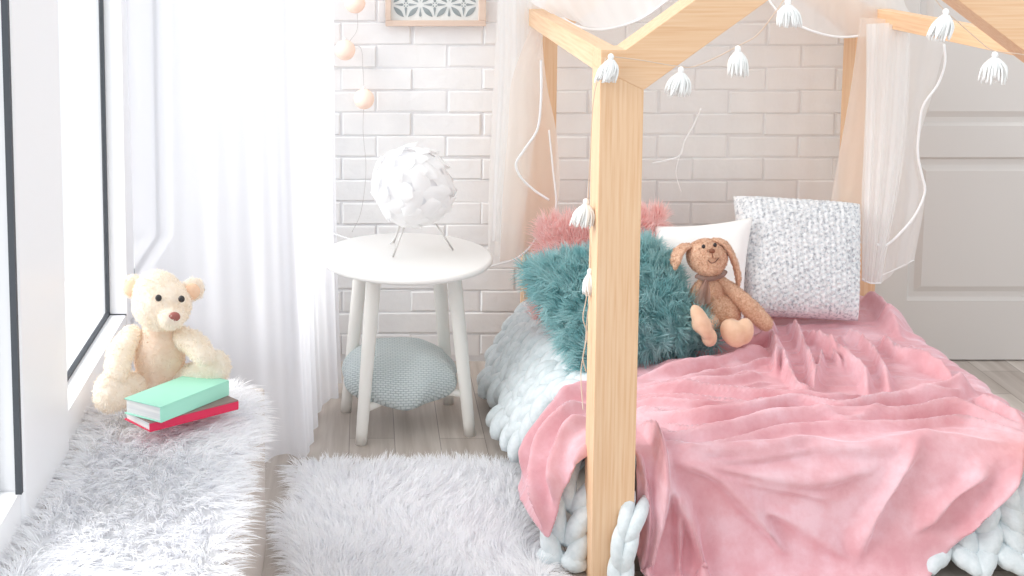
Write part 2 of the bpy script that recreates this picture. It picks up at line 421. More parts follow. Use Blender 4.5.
# ------------------------------------------------------------------ room shell
WY, GX = 3.98, -0.655                    # brick wall, window glass plane
g = G(); box(g, -0.95, 3.6, -0.6, WY + 0.3, -0.08, 0.0); struct('floor', g, M['floor'])
g = G()
BW, BH = 0.233, 0.0752
box(g, -0.95, 1.60, WY + 0.012, WY + 0.2, 0, 2.9)
back = struct('wall_back', g, M['mortar'])
g = G()
z0 = pt(400, 45.5, WY)[2]; xj = pt(447.5, 60, WY)[0]
r0 = int(z0 / BH) + 1
for r in range(-r0, int((2.9 - z0) / BH) + 1):
    zb = z0 + r * BH; off = ((r + 1) % 2) * BW * 0.5
    for k in range(-8, 8):
        x0 = xj + off + k * BW; x1 = x0 + BW
        x0 = max(x0, -0.9); x1 = min(x1, 1.6)
        if x1 - x0 < 0.03: continue
        j = rng.uniform(-1, 1, 6) * 0.0016
        d = 0.0040; j *= 1.9
        xa, xb = x0 + 0.0025 + j[0], x1 - 0.0025 + j[1]; za, zt = max(zb + 0.0025 + j[2], 0.001), zb + BH - 0.0025 + j[3]
        yf = WY + .0065 + j[4] * .8; ym = WY + 0.0102
        if zt < 0.02: continue
        V = [(xa, WY + .013, za), (xb, WY + .013, za), (xb, WY + .013, zt), (xa, WY + .013, zt),
             (xa, ym, za), (xb, ym, za), (xb, ym, zt), (xa, ym, zt),
             (xa + d, yf, za + d), (xb - d, yf + j[5], za + d), (xb - d, yf + j[5], zt - d), (xa + d, yf, zt - d)]
        Q = [(0, 1, 5, 4), (1, 2, 6, 5), (2, 3, 7, 6), (3, 0, 4, 7), (4, 5, 9, 8), (5, 6, 10, 9), (6, 7, 11, 10), (7, 4, 8, 11), (8, 9, 10, 11)]
        g.add(V, Q)
o = build('brickwork', g, M['brick'], back, smooth=False)
# wall to the right of the door
g = G(); box(g, 2.66, 3.6, WY, WY + 0.2, 0, 2.9); box(g, 1.6, 2.66, WY, WY + 0.2, 2.12, 2.9); struct('wall_back.001', g, M['door'])
# left wall pieces around the windows
g = G(); box(g, -0.86, -0.66, -0.6, WY + .2, 0, 0.455); box(g, -0.86, -0.66, -0.6, WY + .2, 2.45, 2.9)
box(g, -0.86, -0.66, -0.6, 0.35, 0.455, 2.45); box(g, -0.86, -0.66, 3.86, WY + .2, 0.455, 2.45)
struct('wall_left', g, M['frame_white'])
g = G(); box(g, -0.76, -0.604, 2.075, 2.405, 0.40, 2.45)
o = struct('trim_1', g, M['frame_white']); bevel(o, 0.012, 4)
def window(n, y0, y1):
    zb, zt, x = 0.455, 2.45, GX
    g = G()
    box(g, x - 0.05, -0.612, y0 - 0.0, y1 + 0.06 if n != 1 else y1, zb, 0.482); box(g, -.655, -.612, y0, y1 + .06, .40, zb)   # bottom rail
    box(g, x - 0.05, -0.612, y0, y1, zt - 0.06, zt)
    if n == 2: box(g, x - 0.05, -0.608, y1, y1 + 0.10, zb, zt)
    if n == 3: box(g, x - 0.05, -0.608, y1, 3.86, zb, zt)
    if n == 1: box(g, x - 0.05, -0.608, 0.35, y0, zb, zt)
    w = struct(f'window_{n}', g, M['frame_white'])
    g = G(); t = 0.007
    box(g, x - .008, x + .003, y0, y1, 0.482, 0.482 + t); box(g, x - .008, x + .003, y1 - t, y1 + .001, 0.482, zt - .06)
    box(g, x - .008, x + .003, y0, y0 + t, 0.482, zt - .06)
    if n == 1: box(g, -.617, -.606, y1 - .012, y1 - .001, .482, 2.45)
    if n == 2: box(g, x - .004, -0.6105, y1 - 0.002, y1 - .0004, 0.480, 0.4845);  # dark strip painted in as the shadow gap under the jamb, not rubber
    build('gasket_and_gap_shade', g, M['gasket_and_gap_shade'], w, False)
    g = G(); box(g, x - 0.006, x - 0.001, y0 + t, y1 - t, 0.489, zt - 0.06); build('pane', g, M['glass'], w, False)
window(1, 0.5, 2.074); window(2, 2.40, 3.035); window(3, 3.14, 3.80)
# door with raised mouldings
g = G(); box(g, 1.6, 1.683, WY - 0.012, WY + 0.1, 0, 2.12); box(g, 2.58, 2.66, WY - 0.012, WY + .1, 0, 2.12); box(g, 1.683, 2.58, WY - .012, WY + .1, 2.04, 2.12)
o = struct('trim_2', g, M['door']); bevel(o, .004)
g = G()
DX0, DX1, DY = 1.687, 2.576, WY + 0.012
PX0, PX1 = 1.82, 2.44
box(g, DX0, PX0, DY, DY + .04, 0.006, 2.035); box(g, PX1, DX1, DY, DY + .04, 0.006, 2.035)
for a, b in ((0.006, 0.21), (0.70, 0.805), (1.93, 2.035)): box(g, PX0, PX1, DY, DY + .04, a, b)
door = struct('door_1', g, M['door']); 
for a, b in ((0.21, 0.70), (0.805, 1.93)):
    g = G(); e = 0.028; y1 = DY + 0.014
    V = [(PX0, DY, a), (PX1, DY, a), (PX1, DY, b), (PX0, DY, b), (PX0 + .01, y1, a + .01), (PX1 - .01, y1, a + .01), (PX1 - .01, y1, b - .01), (PX0 + .01, y1, b - .01),
         (PX0 + e, y1, a + e), (PX1 - e, y1, a + e), (PX1 - e, y1, b - e), (PX0 + e, y1, b - e),
         (PX0 + e + .02, DY + .004, a + e + .02), (PX1 - e - .02, DY + .004, a + e + .02), (PX1 - e - .02, DY + .004, b - e - .02), (PX0 + e + .02, DY + .004, b - e - .02)]
    Q = []
    for k in range(3):
        for i in range(4): Q.append((k * 4 + i, k * 4 + (i + 1) % 4, k * 4 + 4 + (i + 1) % 4, k * 4 + 4 + i))
    Q.append((12, 13, 14, 15)); g.add(V, Q); build('door_panel', g, M['door'], door, False)
g = G(); tube(g, spline([(2.50, DY - .001, 1.0), (2.50, DY - .05, 1.0), (2.49, DY - .055, 1.0), (2.39, DY - .055, 1.0)], 20), .009, 10); build('door_handle', g, M['steel'], door)

# ------------------------------------------------------------------ window seat
g = G(); box(g, -0.606, -0.235, 0.35, 2.76, 0.0, 0.40)
seat = bevel(build('window_seat', g, mat('greige_seat_board', (196, 186, 178), 0.6), None, False), .006)
tag(seat, 'low boxed window seat under the windows, covered by a white fur throw', 'window seat')
def furry_sheet(name, outline, z, label, cat, L, n, comb, thick=0.012, edge_only=None, step=0.02, W=0.0022, lump=0.006, hang=None, clump=0.014, jit=.34, droop=.6):
    """a hide cut to an outline with long pile"""
    P = np.array(outline); x0, y0 = P.min(0); x1, y1 = P.max(0)
    xs = np.arange(x0, x1 + step, step); ys = np.arange(y0, y1 + step, step)
    X, Y = np.meshgrid(xs, ys, indexing='ij')
    def inside(x, y):
        c = np.zeros(x.shape, bool); q = len(P)
        for i in range(q):
            xa, ya = P[i]; xb, yb = P[(i + 1) % q]
            with np.errstate(divide='ignore', invalid='ignore'):
                k = ((ya > y) != (yb > y)) & (x < (xb - xa) * (y - ya) / (yb - ya + 1e-12) + xa)
            c ^= k
        return c
    def zf(x, y): 
        zz = z + thick + lump * fbm(x, y, 3, 3, 3.0)
        if hang is not None: zz = hang(x, y, zz)
        return zz
    I = inside(X, Y); Q = gridF(len(xs), len(ys)); keep = I.ravel()[Q].all(1); Q = Q[keep]
    V = np.stack([X, Y, zf(X, Y)], -1).reshape(-1, 3)
    used, invx = np.unique(Q, return_inverse=True); Vk = V[used]; Q = invx.reshape(-1, 4)
    g = G(); g.add(Vk, Q)
    low = Vk.copy(); low[:, 2] -= thick * 0.85; g.add(low, Q[:, ::-1])
    pp = []
    while sum(len(a) for a in pp) < n:
        a = np.column_stack([rng.uniform(x0, x1, n), rng.uniform(y0, y1, n)]); a = a[inside(a[:, 0], a[:, 1])]; pp.append(a)
    a = np.concatenate(pp)[:n]; R = np.column_stack([a, zf(a[:, 0], a[:, 1]) - .001])
    N = np.tile([0, 0, 1.0], (n, 1))
    # lean outwards near the rim
    dmin = np.full(n, 9.0); dirn = np.zeros((n, 2))
    for i in range(len(P)):
        A, B = P[i], P[(i + 1) % len(P)]; AB = B - A
        t = np.clip(((a - A) @ AB) / (AB @ AB + 1e-12), 0, 1)[:, None]; v = A + t * AB - a; d = np.linalg.norm(v, axis=1)
        s = d < dmin; dmin[s] = d[s]; dirn[s] = v[s] / (d[s][:, None] + 1e-9)
    w = np.clip(1 - dmin / 0.05, 0, 1)[:, None]
    cb = np.array(comb(a[:, 0], a[:, 1]) if callable(comb) else np.tile(comb, (n, 1)), float)
    cb = cb * (1 - w) + np.column_stack([dirn, np.zeros(n)]) * w * 1.6
    strands(g, R, N, L, W, cb, jit, droop, 4, clump, 0.75)
    o = build(name, g, M['fur_white'])
    return tag(o, label, cat)
def dirs(a, k=1.0):
    def f(x, y):
        th = a + 1.3 * fbm(x, y, 11, 2, 1.6)
        return np.column_stack([np.cos(th), np.sin(th), 0 * x]) * k
    return f
# seat throw
def hang(x, y, zz):
    d = np.clip(x + 0.245, 0, 1)
    return zz - d * 0.5
edge = [(-0.604, 0.7)] + [(-0.604, 1.93), (-0.600, 2.10), (-0.60, 2.35), (-0.59, 2.65), (-0.55, 2.745)] + [(-0.42, 2.75), (-0.28, 2.73), (-0.235, 2.62), (-0.225, 2.45), (-0.24, 2.3), (-0.225, 2.1), (-0.235, 1.9), (-0.225, 1.6), (-0.235, 1.2), (-0.24, 0.7)]
furry_sheet('fur_throw', edge, 0.400, 'long white faux fur throw covering the window seat under the teddy bear and books', 'throw', 0.050, 42000, dirs(-0.6, 0.8), hang=hang)
# rug
rim = [pz(*q, 0.02)[:2] for q in [(292, 463), (330, 458), (380, 459), (430, 459), (480, 458), (520, 462), (528, 480), (527, 505), (538, 530), (552, 560), (560, 600), (552, 680), (520, 760), (420, 790), (330, 780), (285, 720), (268, 640), (296, 600), (292, 572), (283, 540), (276, 512), (296, 499), (301, 488), (291, 475)]]
furry_sheet('fur_rug', rim, 0.0, 'white sheepskin style shaggy rug lying on the grey plank floor', 'rug', 0.050, 42000, dirs(1.6, 0.7), thick=0.014)

# ------------------------------------------------------------------ curtain
path = np.array([(-0.60, 3.05), (-0.52, 3.10), (-0.44, 3.15), (-0.36, 3.19), (-0.285, 3.22), (-0.235, 3.245), (-0.188, 3.25), (-0.180, 3.30), (-0.200, 3.36), (-0.180, 3.42), (-0.190, 3.50), (-0.165, 3.58), (-0.118, 3.64), (-0.135, 3.70), (-0.108, 3.76)])
nu, nv = 420, 60
C = spline(path, nu); s = np.linspace(0, 1, nu); tz = np.linspace(0, 1, nv)
T2 = np.gradient(C, axis=0); T2 /= np.linalg.norm(T2, axis=1)[:, None]; N2 = np.column_stack([T2[:, 1], -T2[:, 0]])
V = np.zeros((nu, nv, 3))
for j, t in enumerate(tz):
    amp = (0.010 + 0.006 * t) * (0.35 + 0.65 * np.clip(s * 2.2 - .3, 0, 1))
    w = amp * (np.sin(s * 2 * PI * 8 + 0.6 * np.sin(t * 2.2)) + 0.45 * np.sin(s * 2 * PI * 17 + 1.7 + t)) * np.clip(s * 8, 0.3, 1)
    xy = C + N2 * w[:, None]
    top_x = -0.02 * t
    V[:, j, 0] = xy[:, 0] + 0.030 * (1 - t) ** 4; V[:, j, 1] = xy[:, 1]; V[:, j, 2] = 0.012 + 0.006 * np.sin(s * 40) * (1 - t) + t * 2.35
g = G(); g.add(V.reshape(-1, 3), gridF(nu, nv))
tag(build('curtain', g, M['curtain']), 'sheer white floor length voile curtain hanging between the window and the brick wall', 'curtain')
g = G(); tube(g, [(-0.62, 3.02, 2.38), (-0.10, 3.30, 2.38), (-0.1, 3.72, 2.38)], .01, 10)
tag(build('curtain_rail', g, M['steel']), 'slim metal rail carrying the sheer white curtain', 'curtain rail')

# ------------------------------------------------------------------ side table
TC = pt(407.5, 256, 3.505); TZ = 0.512; tcx, tcy = 0.123, 3.49
tb = thing('side_table', 'round white side table on four splayed legs beside the curtain', 'table', (tcx, tcy, 0))
g = G(); prof = [(0, .490), (.18, .490), (.236, .491), (.246, .495), (.250, .500), (.250, .506), (.247, .5105), (.240, .512), (0, .512)]
th = np.linspace(0, 2 * PI, 96, endpoint=False)
V = np.array([[(tcx + r * math.cos(t), tcy + r * math.sin(t), z) for (r, z) in prof] for t in th]); g.add(V.reshape(-1, 3), gridF(96, len(prof), True)[:, ::-1])
build('tabletop', g, M['table_white'], tb)
feet = [pz(361, 444, 0), pz(470, 435, 0)]
feet += [np.array([2 * tcx - feet[0][0], 2 * tcy - feet[0][1], 0]), np.array([2 * tcx - feet[1][0], 2 * tcy - feet[1][1], 0])]
tops = []
for f in feet:
    c = np.array([tcx, tcy, 0]); top = c + (f - c) * 0.72; top[2] = 0.491; tops.append(top)
    g = G(); tt = np.linspace(0, 1, 14)[:, None]; Cc = f * (1 - tt) + top * tt
    Cc[0, 2] = 0.0
    tube(g, Cc, 0.0165 + 0.0055 * tt[:, 0], 16); o = build('leg', g, M['white_paint'], tb)
for a, b in ((0, 2), (1, 3)):
    k = 0.20 + (0.0 if a == 0 else 0.042)
    A = feet[a] * (1 - k) + tops[a] * k; B = feet[b] * (1 - k) + tops[b] * k
    g = G(); tube(g, np.linspace(A, B, 6), 0.011, 8); build('crossbar', g, M['white_paint'], tb)
# knitted cushion on the crossbars
g = G(); n = 90; u = np.linspace(-1, 1, n); U, Vv = np.meshgrid(u, u, indexing='ij')
rad = (np.abs(U) ** 3.2 + np.abs(Vv) ** 3.2) ** (1 / 3.2)
edgef = np.clip(1 - rad ** 3.0, 0, 1) ** 0.5
mxn = np.maximum(np.abs(U), np.abs(Vv)); sc = np.where(rad > 1e-6, mxn / np.maximum(rad, 1e-6), 1)   # square to soft square
rr_ = mxn
wob = 1 + 0.035 * np.sin(np.arctan2(Vv, U) * 9 + 1) * rr_ ** 3
X = U * sc * 0.166 * wob; Y = Vv * sc * 0.136 * wob
ang = math.radians(4); xr = X * math.cos(ang) - Y * math.sin(ang); yr = X * math.sin(ang) + Y * math.cos(ang)
edgef = np.clip(1 - rr_ ** 2.6, 0, 1) ** 0.5
lump = 0.012 * fbm(U, Vv, 21, 2, 0.55) * edgef
sag = -0.035 * np.exp(-((U - 0.02) ** 2) / 0.10) * np.clip(-Vv, 0, 1) ** 2
zt_ = 0.150 + edgef * 0.085 + lump + sag
zb_ = 0.150 - edgef * 0.074 + sag
cx_, cy_ = tcx - 0.020, 3.50
top = np.stack([cx_ + xr, cy_ + yr, zt_], -1).reshape(-1, 3); bot = np.stack([cx_ + xr, cy_ + yr, np.maximum(zb_, .165)], -1).reshape(-1, 3)
bot[:, 2] = np.where(True, np.stack([zb_], -1).reshape(-1), 0)
Fq = gridF(n, n); g.add(top, Fq); g.add(bot, Fq[:, ::-1])
uvs = np.concatenate([np.stack([xr, yr + zt_ * 1.3], -1).reshape(-1, 2), np.stack([xr, yr + zb_ * 1.3 - 0 * U], -1).reshape(-1, 2)]) / 0.33
cz = 0.0
o = build('knitted_cushion', g, M['knit_cushion'], None, uv=uvs); w = o.modifiers.new('w', 'WELD'); w.merge_threshold = 0.0012
tag(o, 'pale grey knitted floor cushion stored on the crossbars under the round table', 'cushion')

# ------------------------------------------------------------------ petal lamp
LC = pt(412, 187, 3.50); LR = 0.116
lamp = thing('table_lamp', 'white globe lamp of overlapping paper petals on the round table', 'lamp', (LC[0], LC[1], TZ))
g = G(); ell(g, LC, (LR - .012,) * 3, None, 32, 20); build('shade_core', g, M['lamp_core'], lamp)
NP = 64
ga = PI * (3 - math.sqrt(5))
for k in range(NP):
    zz = 1 - 2 * (k + 0.5) / NP; rr = math.sqrt(1 - zz * zz); a = k * ga
    nrm = np.array([rr * math.cos(a), rr * math.sin(a), zz])
    t = np.array([1.0, -0.25, 0.12 * math.sin(k * 1.7)]) if rng.random() < 0.8 else rng.normal(0, 1, 3)
    t = t - nrm * t.dot(nrm); t /= np.linalg.norm(t) + 1e-9; b = np.cross(nrm, t)
    q = rng.uniform(-0.5, 0.5); t, b = t * math.cos(q) + b * math.sin(q), b * math.cos(q) - t * math.sin(q)
    L_, W_ = rng.uniform(0.062, 0.082), rng.uniform(0.026, 0.034)
    m1, m2 = 9, 7; V = []
    for i in range(m1):
        x = -0.45 + 1.05 * i / (m1 - 1)
        e = (i / (m1 - 1))
        wd = W_ * math.sqrt(max(0.0, 1 - (2 * e - 1) ** 4)) * (0.72 + 0.38 * e + 0.10 * math.sin(e * 9 + k)) + .0005
        for j in range(m2):
            y = (2 * j / (m2 - 1) - 1) * wd
            lift = LR - .002 + 0.016 * max(0, e - 0.05) ** 1.2 + 0.005 * math.sin(k * 2.3)
            P_ = nrm * lift + t * x * L_ * 1.25 + b * y
            # curl round the globe
            P_ = P_ / np.linalg.norm(P_) * lift * (1 - 0.10 * (y / W_) ** 2 * e)
            V.append(LC + P_)
    g = G(); g.add(V, gridF(m1, m2)); o = build('petal', g, M['lamp_white'], lamp)
for (pa, pb) in (((406, 222, 3.47), (393, 257, 0)), ((436, 224, 3.53), (453, 250, 0))):
    A = pt(*pa); B = pz(pb[0], pb[1], TZ + .002); g = G(); tube(g, [A, B], .0028, 10); build('leg', g, M['steel'], lamp)
g = G(); tube(g, [LC + np.array([-.02, .04, -.09]), (LC[0] - .05, LC[1] + .115, TZ + .002)], .0028, 10); build('leg', g, M['steel'], lamp)
g = G(); tube(g, spline([LC + np.array([-.03, .05, -.10]), LC + np.array([-.06, .1, -.195]), (0.02, 3.60, .506), (-.06, 3.70, .505), (-.13, 3.76, .50), (-.16, 3.8, .3), (-.16, 3.90, .02)], 40), .002, 6)
build('cable', g, M['plastic'], lamp)

# ------------------------------------------------------------------ string lights
LB = [(355, 3), (345, 50), (364, 99)]
sl = thing('string_lights', 'hanging string of peach cotton ball lights against the brick wall', 'string lights', pt(360, 130, 3.93))
g = G(); tube(g, spline([pt(352, -60, 3.93), pt(354, -20, 3.93), pt(356, 2, 3.93), pt(357, 30, 3.935), pt(349, 44, 3.935), pt(360, 47, 3.94), pt(363, 70, 3.935), pt(364, 98, 3.93), pt(363, 130, 3.94), pt(366, 170, 3.945), pt(360, 215, 3.95), pt(352, 232, 3.95)], 80), .0011, 6); build('wire', g, M['wire'], sl)
for q in LB:
    g = G(); ell(g, pt(*q, 3.925), (.0335,) * 3, None, 28, 18); build('cotton_ball', g, M['ball'], sl)
    g = G(); tube(g, [pt(q[0], q[1] - 9.4, 3.925), pt(q[0], q[1] - 13, 3.925)], .004, 8); build('bulb_holder', g, M['plastic'], sl)

# ------------------------------------------------------------------ framed lattice panel
fx0, fz0 = pt(385.5, 26.5, 3.945)[[0, 2]]; fx1 = pt(486, 26.5, 3.945)[0]
ix0, iz0 = pt(391, 20.8, 3.945)[[0, 2]]; ix1 = pt(479, 20.8, 3.945)[0]
ts = (ix1 - ix0 - 0.004) / 3; iz1 = iz0 + 3 * ts + .008; fz1 = iz1 + (iz0 - fz0)
pic = thing('picture_frame', 'pale wooden framed panel with grey leaf lattice pattern hung on the brick wall', 'picture', ((fx0 + fx1) / 2, WY - .02, fz0))
g = G(); y0, y1 = WY - 0.030, WY - 0.002
box(g, fx0, fx1, y0, y1, fz0, iz0); box(g, fx0, fx1, y0, y1, iz1, fz1); box(g, fx0, ix0, y0, y1, iz0, iz1); box(g, ix1, fx1, y0, y1, iz0, iz1)
bevel(build('frame', g, M['picture_frame'], pic, False), .002)
g = G(); box(g, ix0, ix1, WY - .014, WY - .006, iz0, iz1); build('panel', g, M['tile_white'], pic, False)
g = G()
def leaf(ax, az, bx, bz, w, kind='leaf'):
    d = np.array([bx - ax, bz - az]); nn = np.array([-d[1], d[0]]); ts_ = np.linspace(0, 1, 12)
    f = np.sin(ts_ * PI) if kind == 'leaf' else np.sqrt(np.clip(ts_, 0, 1)) * np.where(ts_ > .78, np.sqrt(np.clip(1 - ((ts_ - .78) / .22) ** 2, 0, 1)), 1) * ts_ ** .5
    L = np.linalg.norm(d); nn = nn / L
    up = [np.array([ax, az]) + d * t + nn * w * q for t, q in zip(ts_, f)]; dn = [np.array([ax, az]) + d * t - nn * w * q for t, q in zip(ts_, f)]
    poly = up + dn[::-1][1:-1]
    prism(g, [tuple(p) for p in poly], 'y', WY - .0155, WY - .0135)
for i in range(3):
    for j in range(3):
        cx = ix0 + .002 + ts * (i + .5); cz = iz0 + .004 + ts * (j + .5) + ts * 0.0; h = ts / 2
        for sx in (-1, 1):
            for sz in (-1, 1):
                leaf(cx + sx * h * .86, cz + sz * h * .14, cx + sx * h * .14, cz + sz * h * .86, h * .17)
                prism(g, [(cx + sx * h * .1 + h * .05 * math.cos(q), cz + sz * h * .1 + h * .05 * math.sin(q)) for q in np.linspace(0, 2 * PI, 8, endpoint=False)], 'y', WY - .0155, WY - .0135)
        for (dx, dz) in ((1, 0), (-1, 0), (0, 1), (0, -1)): leaf(cx + dx * h * .80, cz + dz * h * .80, cx + dx * h * .16, cz + dz * h * .16, h * .11, 'drop')
for i in range(4):
    for j in range(3):
        cx = ix0 + .002 + ts * i
        if 0 < i < 3:
            cz = iz0 + .004 + ts * (j + .5); h = ts / 2
            for d in (1, -1): leaf(cx, cz + d * h * .2, cx, cz + d * h * .84, h * .11, 'drop')
build('leaf_inlay', g, M['tile_grey'], pic, False)

# ------------------------------------------------------------------ house bed
PF, PB = 2.60, 3.78              # front faces of the near and far gables
XL, XR = 0.506, 1.622            # outer sides
PW = 0.094
bed = thing('house_bed', 'natural pine house shaped bed frame with gabled ends and side beams', 'bed frame', (1.05, 3.2, 0))
zin = pt(643, 90, PF)[2]; sl_ = math.tan(math.radians(36.5))
apx = (XL + XR) / 2
zb1_ = pt(617, 50, PF)[2]
def gable(yf, name):
    y0, y1 = yf, yf + PW
    for side in (0, 1):
        xo = XL if side == 0 else XR; xi = XL + PW if side == 0 else XR - PW; s_ = 1 if side == 0 else -1
        # post, mitred on top by the rafter's lower line from the inner edge
        xm = xo; zo = zin + 0.045
        g = G(); prism(g, [(xo, 0), (xi, 0), (xi, zin), (xo, zo)] if side == 0 else [(xi, 0), (xo, 0), (xo, zo), (xi, zin)], 'y', y0, y1)
        bevel(build('post', g, M['pine_z'], bed, False), .0015)
        # rafter
        def zl(x): return zin + abs(x - xi) * sl_
        vt = PW / math.cos(math.atan(sl_))
        poly = [(xi, zin), (apx, zl(apx)), (apx, zl(apx) + vt), ((xi + (1 if side else -1) * (zin + vt - zb1_) / sl_), zb1_), (xo, zb1_), (xo, zo)]
        if side: poly = poly[::-1]
        g = G(); prism(g, poly, 'y', y0, y1); bevel(build('rafter', g, M['pine_x'], bed, False), .0015)
    return
gable(PF, 'near'); gable(PB, 'far')
zb0, zb1 = pt(597, 74, PF)[2], pt(617, 50, PF)[2]
for s_ in (0, 1):
    xo = XL if s_ == 0 else XR - .046
    g = G(); box(g, xo, xo + .046, PF + PW, PB, zb0, zb1); bevel(build('side_beam', g, M['pine_y'], bed, False), .0015)
za = zin + (apx - XL - PW) * sl_
g = G(); box(g, apx - .023, apx + .023, PF + PW, PB, za + .01, za + .09); bevel(build('ridge_beam', g, M['pine_y'], bed, False), .0015)
g = G(); box(g, XL + .1, XR - .1, PB + .03, PB + .06, .04, .12)
box(g, XR - .06, XR - .03, PF + PW, PB, .04, .12); bevel(build('bed_rail', g, M['pine_x'], bed, False), .0015)
g = G(); box(g, XL + .115, XR - .065, PF + .115, PB - .01, .02, .245)
tag(bevel(build('mattress', g, M['mattress'], None, False), .03, 5), 'mattress inside the pine house bed, under the knit and pink blankets', 'mattress')

# ------------------------------------------------------------------ draped blankets
BX0, BX1, BY0 = 0.585, 1.545, 2.725
LEFT = np.array([(0, 0), (.035, -.004), (.075, -.025), (.115, -.075), (.15, -.14), (.185, -.21), (.23, -.262), (.29, -.277), (.6, -.280)])
RIGHT = np.array([(0, 0), (.02, -.003), (.04, -.02), (.05, -.06), (.055, -.2), (.075, -.27), (.11, -.279), (.5, -.28)])
FRONT = np.array([(0, 0), (.03, -.004), (.055, -.022), (.068, -.06), (.075, -.2), (.10, -.268), (.15, -.279), (.5, -.28)])
def prof_eval(pr, d):
    Lc = np.concatenate([[0], np.cumsum(np.linalg.norm(np.diff(pr, axis=0), axis=1))])
    Cs = spline(pr, 200); Ls = np.concatenate([[0], np.cumsum(np.linalg.norm(np.diff(Cs, axis=0), axis=1))])
    return np.interp(d, Ls, Cs[:, 0]), np.interp(d, Ls, Cs[:, 1])
def drape(s, t, ztop, grow=0.0, side=(LEFT, FRONT, RIGHT)):
    dl = np.clip(BX0 - s, 0, None); dr = np.clip(s - BX1, 0, None); df = np.clip(BY0 - t, 0, None)
    dx = np.maximum(dl, dr); d = np.hypot(dx, df) + 1e-9
    ol, zl = prof_eval(side[0], d); of, zf = prof_eval(side[1], d); orr, zr = prof_eval(side[2], d)
    wx = (dx / d) ** 2; isl = dl > 0
    oS = np.where(isl, ol, orr); zS = np.where(isl, zl, zr)
    o = oS * wx + of * (1 - wx); z = zS * wx + zf * (1 - wx)
    o = np.where(d > 1e-6, o + grow * np.clip(d / .05, 0, 1), 0)
    x = np.clip(s, BX0, BX1) + np.where(isl, -1, 1) * o * dx / d
    y = np.maximum(t, BY0) - o * df / d
    zz = ztop + z * (ztop - 0.02) / 0.28
    return np.stack([x, y, zz], -1)
def normals(P):
    a = np.gradient(P, axis=0); b = np.gradient(P, axis=1); N = np.cross(a, b); return N / (np.linalg.norm(N, axis=-1)[..., None] + 1e-12)

st = 0.0042
S = np.arange(0.10, 1.78, st); T_ = np.arange(2.28, 3.80, st)
SS, TT = np.meshgrid(S, T_, indexing='ij')
BZ = 0.298
base = drape(SS, TT, BZ, 0.022)
base[..., 2] += 0.010 * fbm(SS, TT, 31, 2, 1.1) * np.clip((base[..., 2] - .1) * 6, 0, 1)
bu, bv, bw = proj(base)
def to_st(px, py):
    d2 = (bu - px) ** 2 + (bv - py) ** 2
    m_ = d2 < 25
    if not m_.any(): i = np.argmin(d2)
    else:
        cost = np.where(m_, d2 + (bw - bw[m_].min()) * 4000, 1e9); i = np.argmin(cost)
    i = np.unravel_index(i, bu.shape)
    return SS[i], TT[i]
# ridges: pixel polylines read on the base surface, half width, height, sharpness side
RID = [
 ([(639,376),(690,371),(735,361),(772,350)], .020, .022),
 ([(650,366),(700,362),(745,352)], .014, .012),
 ([(639,386),(695,391),(770,399),(830,403),(866,396)], .016, .022),
 ([(676,382),(732,380),(762,372)], .014, .014),
 ([(639,400),(690,406),(745,407),(790,404)], .014, .016),
 ([(639,412),(695,422),(744,420),(796,411),(840,416),(902,406),(952,400),(968,388)], .020, .030),
 ([(654,431),(684,440),(732,435),(789,422),(897,419),(960,412),(1019,424)], .019, .026),
 ([(665,446),(695,451),(732,452),(775,447),(820,438)], .017, .020),
 ([(661,457),(714,476),(751,512),(781,550)], .024, .020),
 ([(661,472),(684,512),(699,562),(705,590)], .020, .026),
 ([(668,452),(730,468),(800,478),(870,470)], .030, .014),
 ([(642,424),(657,446),(659,491),(652,532),(646,590)], .018, .034),
 ([(637,450),(644,484),(645,529),(641,590)], .010, .020),
 ([(672,480),(678,530),(684,590)], .012, .016),
 ([(781,352),(789,378),(804,396),(822,396)], .013, .026),
 ([(789,324),(800,345),(810,366),(813,391)], .014, .030),
 ([(822,352),(818,372),(812,392)], .011, .022),
 ([(803,332),(838,356),(862,378),(866,392)], .015, .028),
 ([(770,335),(776,355),(775,372)], .018, .028),
 ([(740,352),(760,345),(778,328)], .016, .030),
 ([(846,329),(875,358),(889,392)], .014, .022),
 ([(880,338),(902,360),(925,364),(956,384)], .016, .026),
 ([(905,345),(925,358),(950,376)], .012, .014),
 ([(968,388),(945,396),(905,404)], .022, .030),
 ([(976,396),(1000,410),(1024,424)], .016, .018),
 ([(845,340),(832,352),(840,366)], .012, .020),
 ([(862,300),(880,312),(900,334)], .030, .030),
 ([(856,560),(880,500),(918,444),(952,439)], .022, .016),
 ([(918,530),(947,496),(990,466)], .020, .018),
 ([(955,540),(990,500),(1022,466)], .016, .020),
 ([(780,440),(860,447),(930,440),(1000,440)], .030, .012),
 ([(735,500),(790,520),(850,560)], .030, .010),
 ([(690,470),(760,484),(830,500)], .018, .008),
 ([(600,384),(572,396),(549,422),(532,452),(522,478)], .022, .022),
 ([(590,404),(566,422),(548,450),(541,490),(542,524)], .018, .030),
 ([(590,418),(570,432),(558,458),(552,500)], .014, .022),
 ([(592,440),(578,455),(566,486)], .012, .012),
]
RID += [([(x + 7, y + 7) for x, y in p_[::1]], w_ * .55, h_ * .6) for p_, w_, h_ in RID[:8]]
RID += [([(x - 4, y - 5) for x, y in p_[:3]], w_ * .45, h_ * .45) for p_, w_, h_ in RID[2:8]]
Hs = np.zeros(SS.shape)
